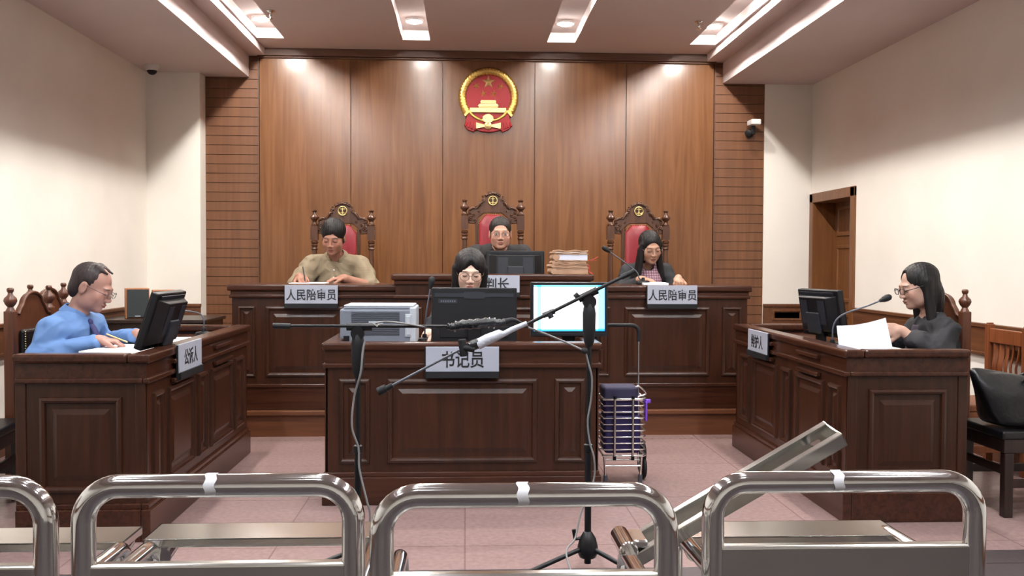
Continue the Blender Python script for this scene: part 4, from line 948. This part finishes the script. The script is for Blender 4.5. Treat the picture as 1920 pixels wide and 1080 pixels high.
def head_prims(f, H, Q, sc=1.0, jaw=1.0, mouth=0, nose=1.0, fat=1.0):
    def g(x, y, z): return H+Q @ (V3(x, y, z)*sc)
    def el(c, r, k, sub=False): f.ell(g(*c), tuple(q*sc for q in r), k, Q, sub)
    el((0, .014, .032), (.0745, .094, .082), .02); el((0, -.028, -.038), (.060*fat, .063, .074), .03)
    el((0, -.066, -.094), (.023*jaw, .020, .016), .025)
    for s in (-1, 1):
        el((s*.040*jaw*fat, -.012, -.064), (.018, .034, .028), .035); el((s*.040*fat, -.058, -.026), (.021, .021, .022), .03)
        el((s*.032, -.098, .002), (.0165, .014, .0095), .010, True); el((s*.032, -.079, .0), (.0145, .0135, .011), .005)
        el((s*.012, -.097, -.036), (.0095, .010, .008), .006)
        el((s*.077, .014, -.008), (.008, .019, .032), .008); el((s*.086, .008, -.006), (.006, .010, .018), .006, True)
    el((0, -.080, .021), (.048, .012, .010), .02)
    f.cap(g(0, -.088, .006), g(0, -.1045*nose, -.030), .0075*sc, .0105*sc, .010)
    el((0, -.090, -.060), (.021, .010, .0055), .006); el((0, -.087, -.0705), (.018, .0105, .0065), .006)
    if mouth: el((0, -.099, -.0655), (.014, .008, .0035), .003, True)
    else: el((0, -.102, -.065), (.022, .008, .0012), .003, True)
def tint_fn(H, Q, sc, skin, lip, brow, eye_open, handc=None, bw=.021, bald=None):
    skin = np.array(skin[:3])
    spots = [((0, -.098, -.0655), (.024, .016, .0095), lip, .75), ((0, -.1, -.0655), (.021, .02, .0016), (.10, .03, .03), .8)]
    for s in (-1, 1):
        spots += [((s*.033, -.085, .0225), (bw, .022, .0042), brow, .85), ((s*.032, -.092, .0045 if eye_open else -.004), (.0165, .014, .0022), (.03, .02, .02), .95),
                  ((s*.045, -.07, -.03), (.03, .03, .022), tuple(skin*V3(1.04, .9, .9)), .5), ((s*.0065, -.103, -.043), (.0035, .008, .0025), (.12, .04, .03), .8)]
        if eye_open: spots += [((s*.032, -.092, -.0005), (.012, .012, .0042), (.75, .72, .7), .9), ((s*.032, -.094, -.0005), (.005, .012, .0046), (.02, .015, .012), 1)]
    def fn(P):
        L = (P-H) @ Q/sc; c = np.tile(skin, (len(P), 1))
        for ce, r, col, a in spots:
            q = np.sqrt((((L-np.array(ce))/np.array(r))**2).sum(1)); w_ = np.clip((1.18-q)/.36, 0, 1)[:, None]*a; c = c*(1-w_)+np.array(col[:3])*w_
        return c
    return fn
def glasses(H, Q, sc, m, parent, w_=.0235, h_=.0165, th=.0016, y=-.106, round_=.7):
    M = Matrix([list(Q[0]*sc)+[H[0]], list(Q[1]*sc)+[H[1]], list(Q[2]*sc)+[H[2]], [0, 0, 0, 1]]); fr = MB(); fr.M = M; ln = MB(); ln.M = M
    for s in (-1, 1):
        pts = []
        for k in range(24):
            q = 2*math.pi*k/24; c_, s_ = math.cos(q), math.sin(q)
            pts.append((s*.033+w_*math.copysign(abs(c_)**round_, c_), y+.10*abs(s*.033+w_*c_)*.8-.004, -.003+h_*math.copysign(abs(s_)**round_, s_)))
        fr.tube(pts, th, 6, closed=True); ln.add(pts, [tuple(range(24))])
        xo = .033+w_; fr.tube([(s*xo, y+.08*xo-.004, .002), (s*(xo+.014), y+.03, .003), (s*.077, -.03, .006), (s*.079, .012, .012)], th, 6)
    fr.tube([(-.033+w_, y-.002, .002), (0, y-.007, .004), (.033-w_, y-.002, .002)], th, 6)
    g = obj('glasses', fr, m, parent, smooth=60); obj('lens', ln, LENS, g)
def collar(nb, Q, m, parent, r=.062, h_=.042, leaf=.05, gap=22, ry=1.0, thick=.004, flare=.016):
    """shirt collar standing round the neck, its two leaves folded down in front"""
    vs = []; n = 30; Mx = Matrix([list(Q[0])+[nb[0]], list(Q[1])+[nb[1]], list(Q[2])+[nb[2]], [0, 0, 0, 1]]); mb = MB(); mb.M = Mx
    for i in range(n+1):
        a = R(-90+gap+(360-2*gap)*i/n); c_, s_ = math.cos(a), math.sin(a)*ry; e = max(0, 1-min(i, n-i)/5)
        vs += [(r*c_, r*s_, h_*(1-.45*e)-.004), ((r+.006)*c_, (r+.006)*s_, h_*(1-.45*e)), ((r+flare)*c_, (r+flare)*s_, -.004-leaf*e), ((r+flare-thick)*c_, (r+flare-thick)*s_, -.006-leaf*e), ((r)*c_, (r)*s_, h_*.2)]
    fs = [(5*i+j, 5*i+(j+1) % 5, 5*i+5+(j+1) % 5, 5*i+5+j) for i in range(n) for j in range(5)] + [(4, 3, 2, 1, 0), tuple(5*n+j for j in range(5))]
    return obj('collar', mb.add(vs, fs), m, parent, smooth=50)
def rotq(pitch, yaw, roll): return np.array((Matrix.Rotation(R(yaw), 3, 'Z') @ Matrix.Rotation(R(pitch), 3, 'X') @ Matrix.Rotation(R(roll), 3, 'Y')))
SKINC = srgb(186, 140, 118); LIP = srgb(128, 68, 62); BROW = srgb(52, 40, 38)
def wrinkle(amp, sc):
    def fn(x, y, z):
        a = np.sin(x*sc*1.1+np.sin(z*sc*.9)*1.7+y*sc*.6)*np.sin(z*sc*1.3+np.sin(y*sc*1.2+x*sc*.7)*1.5)
        b = np.abs(np.sin(z*sc*1.15+x*sc*.8*np.sign(x)+np.sin(x*sc*.9+y*sc*1.1)*1.3))**.7; c = np.abs(np.sin(x*sc*.9-y*sc*.7+np.sin(z*sc*1.2)*1.2))**.7
        return (amp*a+amp*1.1*(b-.6)*np.clip(c*1.6-.3, 0, 1)).astype(np.float32)
    return fn
def person(label, loc, rz, H, ang, sh, el, wr, hd, hn, sw=.19, sz=.93, lean=0, sc=1.0, skin=SKINC, lip=LIP, brow=BROW, eye_open=False, hair=None, hairm=HAIRB,
           top=BLUESHIRT, sleeve=1.0, loose=.014, curl=((20, 30, 20), (20, 30, 20)), fat=1.0, nose=1.0, mouth=0, gl=None, waist=1.0, extra=None, puff=0, jaw=1.0, feet=-.42, collar_=None, neck=1.0, hip=.555):
    """H head centre; sh/el/wr/hd/hn are (left, right) points and directions in the person's frame, who faces -y"""
    t = thing('person', label, 'person', loc, rz)
    Q = rotq(*ang); H = np.array(H, float)
    sh = [np.array(p, float) for p in sh]; el = [np.array(p, float) for p in el]; wr = [np.array(p, float) for p in wr]
    mid = (sh[0]+sh[1])/2; nb = mid+V3(0, -.012, .045); pel = V3(0, .03, hip+.03); ch = mid*.62+pel*.38+V3(0, -.0, .02)
    fine = [(H-.15, H+.15)] + [(w_+unit(d_)*.08-.11, w_+unit(d_)*.08+.11) for w_, d_ in zip(wr, hd)]
    lo = V3(-.42, -.62, -.01); hi = V3(.42, .36, 1.45)
    allp = np.array([H]+wr+el); lo = np.minimum(lo, allp.min(0)-.25); hi = np.maximum(hi, allp.max(0)+.2); hi[2] = H[2]+.17
    def limbs(f, o, arms=1.0, k=.022):
        ld = unit(mid-pel); Qt = np.stack([V3(1, 0, 0), unit(np.cross(ld, V3(1, 0, 0))), ld], 1)
        f.ell(pel, (.165*waist+o, .12*waist+o, .13), .04); f.ell(ch, (sw*.84+o, .105*waist+o, .20), .05, Qt); f.ell(mid*.3+pel*.7, (.145*waist+o, .11*waist+o, .17), .05, Qt)
        f.cap(sh[0]*.94+sh[1]*.06, sh[1]*.94+sh[0]*.06, .046+o, .046+o, .04)
        for i in (0, 1):
            f.cap(nb+V3(0, .015, .012), sh[i], .036+o*.4, .044+o, .03)
            if arms > 0:
                e = min(1, arms/.5); f.cap(sh[i], sh[i]+(el[i]-sh[i])*e, .047+o+puff*.5, .038+o+puff*e, k)
                if arms > .5: q = (arms-.5)*2; f.cap(el[i], el[i]+(wr[i]-el[i])*q, .038+o+puff, (.038-.012*q)+o*.7+puff*.3, k)
    f = Field(axes(lo, hi, fine, .0085, .0034))
    limbs(f, 0)
    for i in (0, 1):
        s = 1 if i == 0 else -1
        f.cap(V3(s*.09, -.02, hip), V3(s*.11, feet, hip-.02), .072, .056, .03); f.cap(V3(s*.11, feet, hip-.02), V3(s*.11, feet+.03, .09), .055, .036, .02); f.cap(V3(s*.11, feet+.03, .05), V3(s*.115, feet-.14, .035), .042, .032, .02)
        hand(f, wr[i], hd[i], hn[i], 1 if i == 1 else -1, curl[i], sc=.98*sc)
    f.cap(nb+V3(0, .02, -.03), H+Q @ V3(0, .02, -.05), .053*fat*neck, .051*fat*neck, .025)
    head_prims(f, H, Q, sc, jaw, mouth, nose, fat)
    grown('body', f, SKIN, t, tint_fn(H, Q, sc, skin, lip, brow, eye_open))
    f = Field(axes(lo, hi, [], .0062, .0062)); limbs(f, loose, sleeve); 
    if extra: extra(f, dict(sh=sh, el=el, wr=wr, nb=nb, mid=mid, H=H, Q=Q))
    hb = H+Q @ V3(0, .02, -.05); ax_ = unit(hb-nb-V3(0, .02, -.03)); n0 = nb+V3(0, .012, 0)+ax_*.012
    f.cap(n0+ax_*.055, n0+ax_*.2, .064, .085, .012, True)
    f.warp(wrinkle(.0062, 27)); grown('shirt' if top in (BLUESHIRT, PLAIDT) else 'robe', f, top, t)
    f = Field(axes(V3(-.32, -.66, -.02), V3(.32, .26, .72), [], .011, .011))
    f.ell(pel-V3(0, 0, .02), (.172*waist, .126*waist, .11), .03)
    for s in (-1, 1): f.cap(V3(s*.09, -.02, hip), V3(s*.11, feet, hip-.02), .08, .066, .03); f.cap(V3(s*.11, feet, hip-.02), V3(s*.11, feet+.03, .10), .066, .055, .02)
    grown('trousers', f, TROUSER, t)
    for s in (-1, 1): obj('shoe', MB().tube(spline([(s*.11, feet+.06, .045), (s*.112, feet-.04, .045), (s*.115, feet-.13, .035), (s*.116, feet-.18, .03)], 4), [.045, .047, .048, .048, .048, .047, .046, .045, .043, .04, .036, .03, .02], 12, flat=.85), LEATHER, t, smooth=60)
    if hair:
        hl, hh, fs_ = np.array(H)-.22, np.array(H)+.19, .0036; hl[2] -= hair.get('drop', 0)
        f = Field(axes(hl, hh, [], fs_, fs_)); g = lambda *p: H+Q @ (V3(*p)*sc)
        for it in hair['prims']:
            if it[0] == 'e': f.ell(g(*it[1]), tuple(q*sc for q in it[2]), it[3], Q, it[4] if len(it) > 4 else False)
            else:
                wpt = lambda p: np.array(p[1:], float) if p[0] == 'w' else g(*p); f.cap(wpt(it[1]), wpt(it[2]), it[3]*sc, it[4]*sc, it[5], it[6] if len(it) > 6 else False)
        X = hair.get('strand', .002)
        f.warp(lambda x, y, z: (X*.6*np.sin((x-H[0])*430+np.sin(z*23)*1.5+y*60)+X*.5*np.sin((y-H[1])*390+z*14+x*50)).astype(np.float32))
        grown('hair', f, hairm, t)
    if gl: glasses(H, Q, sc, gl, t, **hair.get('gl', {}))
    if collar_:
        yv = unit(np.cross(ax_, V3(1, 0, 0))); collar(n0+ax_*collar_[1], np.stack([V3(1, 0, 0), yv, ax_], 1), collar_[0], t, **collar_[2])
    return t, dict(Q=Q, H=H, nb=nb, mid=mid, sh=sh, el=el, wr=wr)
SHORT = [('e', (0, .018, .040), (.081, .098, .086), .01), ('e', (0, .060, -.02), (.066, .052, .070), .02), ('e', (0, -.10, -.045), (.092, .095, .085), .012, True), ('e', (0, -.105, .03), (.057, .045, .034), .01, True), ('e', (.085, -.012, -.06), (.028, .075, .055), .01, True), ('e', (-.085, -.012, -.06), (.028, .075, .055), .01, True)]

# judge, centre, dark robe, looking over his monitor
q = at(938, 437, 7.22)
person('person in a dark robe and glasses sitting at the raised middle of the bench', (q.x, 7.47, ZP+.03), 0, (0, -.25, q.z-ZP-.03-.004), (4, 0, 0),
       sh=((.18, -.13, 1.06), (-.18, -.13, 1.06)), el=((.25, -.06, .82), (-.25, -.06, .82)), wr=((.16, -.26, .83), (-.16, -.26, .83)), hd=((-.3, -1, -.1), (.3, -1, -.1)), hn=((0, 0, -1), (0, 0, -1)),
       top=DARKROBE, loose=.02, puff=.01, hair={'prims': SHORT[:2]+[('e', (0, -.105, -.052), (.095, .095, .085), .012, True), ('c', (-.056, -.118, .026), (.056, -.118, .026), .058, .058, .006, True)]+SHORT[4:], 'strand': .0012, 'gl': {'w_': .025, 'h_': .0145, 'round_': .6, 'th': .0013}}, hairm=HAIRD, gl=mat('metal_frame', srgb(60, 58, 62), .35, .5), fat=1.03, eye_open=True, mouth=1, sc=1.05, skin=srgb(178, 134, 115), jaw=1.0, waist=1.1)
# lay assessor, left, tan plaid shirt, writing
q = at(625, 444, 7.2)
t1, d1 = person('person in a tan checked short-sleeved shirt writing at the left of the bench', (q.x, 7.5, ZP), 0, (0, -.30, q.z-ZP-.004), (20, -6, 2),
       sh=((.185, -.15, 1.0), (-.185, -.15, 1.0)), el=((.27, -.27, .83), (-.28, -.29, .83)), wr=((.10, -.47, .905), (-.22, -.50, .915)), hd=((-.9, -.4, -.06), (.5, -1, -.1)), hn=((0, 0, -1), (.25, .2, -1)),
       top=PLAIDT, sleeve=.48, loose=.026, puff=.018, hair={'prims': [('e', (0, .016, .047), (.086, .102, .089), .01), ('e', (0, .062, -.02), (.070, .052, .072), .02), ('e', (0, -.105, -.047), (.082, .085, .094), .012, True), ('e', (.085, -.012, -.055), (.026, .07, .05), .01, True), ('e', (-.085, -.012, -.055), (.026, .07, .05), .01, True), ('e', (.02, -.125, .045), (.03, .05, .03), .01, True)], 'strand': .0014},
       fat=1.0, sc=1.08, waist=1.22, skin=srgb(150, 106, 88), curl=((15, 25, 15), (40, 50, 35)), collar_=(PLAIDT, .025, dict(r=.062, h_=.03, leaf=.055, gap=26, flare=.036)))
bt = MB()
for i in range(4): bt.ball(d1['nb']+V3(0, -.108-.010*i, -.08-.055*i), .006, 8)
obj('shirt_buttons', bt, PAPER, t1, smooth=60)
wp = Vector((q.x, 7.5, ZP))+Vector(d1['wr'][1])+Vector((.05, -.10, -.01))
tag(obj('pen', MB().tube([wp+Vector((.012, -.03, -.012)), wp+Vector((-.02, .07, .085))], .0045, 8), BLACK, smooth=50), 'dark pen in the right hand of the man in tan', 'pen')
# lay assessor, right, long hair, pink plaid under black jacket
LONG = [('e', (0, .018, .040), (.082, .102, .086), .01), ('e', (0, .05, -.05), (.076, .06, .10), .03), ('e', (0, -.108, -.035), (.066, .085, .10), .012, True), ('c', (.016, -.13, -.02), (.024, -.09, .105), .058, .008, .008, True)]
q = at(1219, 462, 7.2); Hc = q.z-ZP-.008
t2, d2 = person('person with long hair, pink plaid top and black jacket behind the bench', (q.x, 7.5, ZP), 0, (0, -.30, Hc), (18, 8, -4),
       sh=((.15, -.17, .955), (-.15, -.17, .955)), el=((.235, -.28, .80), (-.235, -.28, .80)), wr=((.185, -.46, .915), (-.10, -.45, .905)), hd=((-.2, -1, -.35), (.9, -.6, -.05)), hn=((-.2, .3, -1), (0, .0, -1)),
       top=BLACKCLOTH, sleeve=.93, loose=.016, sw=.155, waist=.92, neck=.85, curl=((45, 55, 40), (15, 20, 15)), skin=srgb(168, 128, 106), fat=.95, sc=1.03,
       hair={'prims': LONG+[('c', (.062, .0, -.03), ('w', .115, -.23, Hc-.30), .026, .024, .02), ('c', (-.066, .0, -.02), ('w', -.12, -.27, Hc-.33), .03, .024, .02), ('c', (-.066, -.025, .03), ('w', -.095, -.315, Hc-.26), .022, .018, .02), ('c', (.072, -.015, .03), (.076, .0, -.09), .018, .018, .02)], 'drop': .28, 'strand': .0014, 'gl': {'w_': .025, 'h_': .0175, 'round_': .85, 'th': .0012}}, gl=mat('pale_frame', srgb(120, 108, 112), .3))
f = Field(axes(V3(-.2, -.45, .6), V3(.2, .0, 1.1), [], .006, .006)); n_ = d2['nb']
f.cap(n_+V3(.0, -.06, -.08), n_+V3(0, -.115, -.30), .078, .11, .03); f.cap(n_+V3(.045, -.035, -.012), n_+V3(.055, -.10, -.2), .038, .06, .03); f.cap(n_+V3(-.045, -.035, -.012), n_+V3(-.055, -.10, -.2), .038, .06, .03)
f.ell(n_+V3(0, -.06, .03), (.042, .06, .09), .01, None, True); f.warp(wrinkle(.003, 30)); grown('plaid_top', f, PLAIDP, t2)
# clerk, centre front, bob hair and round glasses
q = at(881, 509, 5.55); Hc = q.z
BOB = [('e', (0, .014, .046), (.089, .106, .088), .01), ('e', (0, .045, -.05), (.086, .066, .085), .03), ('c', (.078, -.012, .02), (.076, -.02, -.105), .026, .026, .02), ('c', (-.078, -.012, .02), (-.076, -.02, -.105), .026, .026, .02), ('e', (0, -.11, -.045), (.058, .085, .10), .012, True), ('c', (0, -.135, -.03), (0, -.092, .112), .072, .012, .008, True)]
person('person with a black bob and round glasses behind the clerk desk monitor', (q.x, 5.83, 0), 0, (0, -.27, Hc), (15, 2, 2),
       sh=((.15, -.15, .955), (-.15, -.15, .955)), el=((.21, -.28, .77), (-.24, -.30, .77)), wr=((.10, -.48, .80), (-.17, -.50, .80)), hd=((-.1, -1, -.05), (.1, -1, -.05)), hn=((0, 0, -1), (0, 0, -1)),
       top=BLACKCLOTH, sleeve=.4, loose=.014, sw=.155, waist=.9, neck=.85, hip=.50, skin=srgb(214, 180, 162), lip=srgb(168, 62, 66), fat=.97, sc=1.03, hair={'prims': BOB, 'drop': .02, 'strand': .0012, 'gl': {'w_': .027, 'h_': .024, 'round_': 1.0, 'th': .0014}}, gl=mat('brown_frame', srgb(84, 66, 46), .3))
# prosecutor, left, blue shirt, bald front, reading
q = at(173, 538, 5.1); X0 = at(118, 620, 5.1).x
def L(p): return (p.y-5.1, -(p.x-X0), p.z)                # his own frame: he faces +x
Hc = L(q)
BALD = [('e', (0, .022, .036), (.0785, .093, .083), .01), ('e', (0, .062, -.025), (.066, .046, .062), .02), ('e', (0, -.115, .045), (.11, .098, .16), .012, True), ('e', (.085, -.03, -.06), (.034, .075, .055), .01, True), ('e', (-.085, -.03, -.06), (.034, .075, .055), .01, True), ('c', (-.036, .0, .108), (-.03, -.052, .094), .010, .005, .02), ('c', (.02, .01, .113), (.02, -.058, .098), .010, .005, .02)]
SHX = -(at(128, 600, 5.1).x-X0)
t3, d3 = person('person in a light blue shirt and dark tie reading papers at the left desk', (X0, 5.1, 0), R(90), Hc, (24, 0, 0),
       sh=((.165, SHX-.06, .855), (-.165, SHX+.01, .85)), el=((.24, -.10, .73), (-.235, .03, .70)), wr=((.05, -.37, .815), (-.17, -.25, .80)), hd=((.12, -1, -.12), (.3, -1, -.06)), hn=((0, 0, -1), (.1, 0, -1)),
       top=BLUESHIRT, sleeve=.96, loose=.022, puff=.008, waist=1.06, hair={'prims': BALD, 'strand': .001, 'gl': {'w_': .024, 'h_': .0155, 'th': .0014}}, hairm=HAIRG, gl=mat('steel_frame', srgb(70, 66, 70), .3, .6), skin=srgb(160, 120, 108), sc=1.06, curl=((12, 18, 12), (25, 30, 20)), collar_=(BLUESHIRT, .022, dict(r=.060, h_=.036, leaf=.045, gap=12, flare=.024)))
nb = d3['nb']; tie = MB(); vs = []
pth = [(-.075, -.01, .013), (-.095, -.04, .019), (-.122, -.10, .026), (-.135, -.17, .033), (-.14, -.25, .038), (-.13, -.31, .04)]
for y, z, w_ in pth: vs += [nb+V3(-w_-.02, y+.004, z), nb+V3(w_-.02, y-.004, z), nb+V3(w_*.8-.022, y-.02, z), nb+V3(-w_*.8-.022, y-.012, z)]
m = len(pth); tie.add(vs, [(4*i+j, 4*i+(j+1) % 4, 4*i+4+(j+1) % 4, 4*i+4+j) for i in range(m-1) for j in range(4)]+[(3, 2, 1, 0), tuple(4*m-4+j for j in range(4))])
obj('tie', tie, NAVY, t3, bev=.004, smooth=40); obj('tie_knot', MB().ball(nb+V3(-.02, -.085, -.012), .021, 12, (.9, .7, 1)), NAVY, t3, smooth=60)
bd = MB().ball(nb+V3(.075, -.128, -.13), .013, 12, (1, .5, 1)); obj('badge', bd, REDR, t3, smooth=60); obj('badge_centre', MB().ball(nb+V3(.075, -.134, -.13), .007, 10, (1, .5, 1)), GOLDS, t3, smooth=60)
wp = Vector((X0, 5.1, 0)) + Matrix.Rotation(R(90), 3, 'Z') @ (Vector(d3['wr'][1])+Vector((.02, -.085, .012)))
tag(obj('pen', MB().tube([wp+Vector((.05, .01, -.022)), wp+Vector((-.05, -.01, .022))], .004, 8), BRASS, smooth=50), 'slim pen in the right hand of the man in blue', 'pen')
# advocate, right, black robe, long hair, holding pages
q = at(1722, 537, 5.1); X1 = at(1752, 620, 5.1).x
def L2(p): return (-(p.y-5.1), (p.x-X1), p.z)             # she faces -x
Hc = L2(q); hz_ = Hc[2]
LONGS = [('e', (0, .020, .042), (.081, .102, .086), .01), ('e', (0, .052, -.05), (.076, .060, .11), .03), ('e', (0, -.118, -.05), (.11, .088, .105), .02, True), ('c', (0, -.135, -.02), (0, -.10, .088), .085, .045, .01, True), ('c', (0, .06, -.05), ('w', 0, Hc[1]+.09, hz_-.25), .06, .05, .03), ('c', (.066, .018, .02), ('w', .08, Hc[1]+.05, hz_-.25), .024, .028, .03), ('c', (-.066, .018, .02), ('w', -.075, Hc[1]+.05, hz_-.23), .024, .028, .03)]
def robe(f, d):
    for i in (0, 1): f.cap(d['sh'][i], d['el'][i], .05, .076, .03); f.cap(d['el'][i], d['el'][i]*.5+d['wr'][i]*.5, .078, .07, .03)
SHX = at(1748, 600, 5.1).x-X1
t4, d4 = person('person with long dark hair in a black robe holding up pages at the right desk', (X1, 5.1, 0), R(-90), Hc, (14, 0, 0),
       sh=((.155, SHX, .85), (-.155, SHX, .85)), el=((.22, -.09, .73), (-.21, -.08, .73)), wr=((.13, -.25, .85), (-.02, -.27, .835)), hd=((.1, -1, .1), (.2, -1, -.1)), hn=((-1, -.1, -.3), (.2, 0, -1)),
       top=BLACKCLOTH, sleeve=.80, loose=.018, sw=.165, waist=.92, neck=.82, extra=robe, hair={'prims': LONGS, 'drop': .2, 'strand': .0012, 'gl': {'w_': .025, 'h_': .0165, 'th': .0022}}, gl=mat('black_frame', srgb(22, 20, 24), .3), skin=srgb(178, 142, 126), fat=.94, sc=1.03, curl=((25, 30, 20), (15, 20, 15)))
f = Field(axes(V3(-.16, -.32, .55), V3(.16, .1, 1.02), [], .007, .007)); n_ = d4['nb']
f.cap(n_+V3(0, -.045, -.05), n_+V3(0, -.10, -.32), .055, .085, .03); f.ell(n_+V3(0, -.05, .05), (.05, .06, .085), .01, None, True); grown('plum_blouse', f, PLUM, t4)
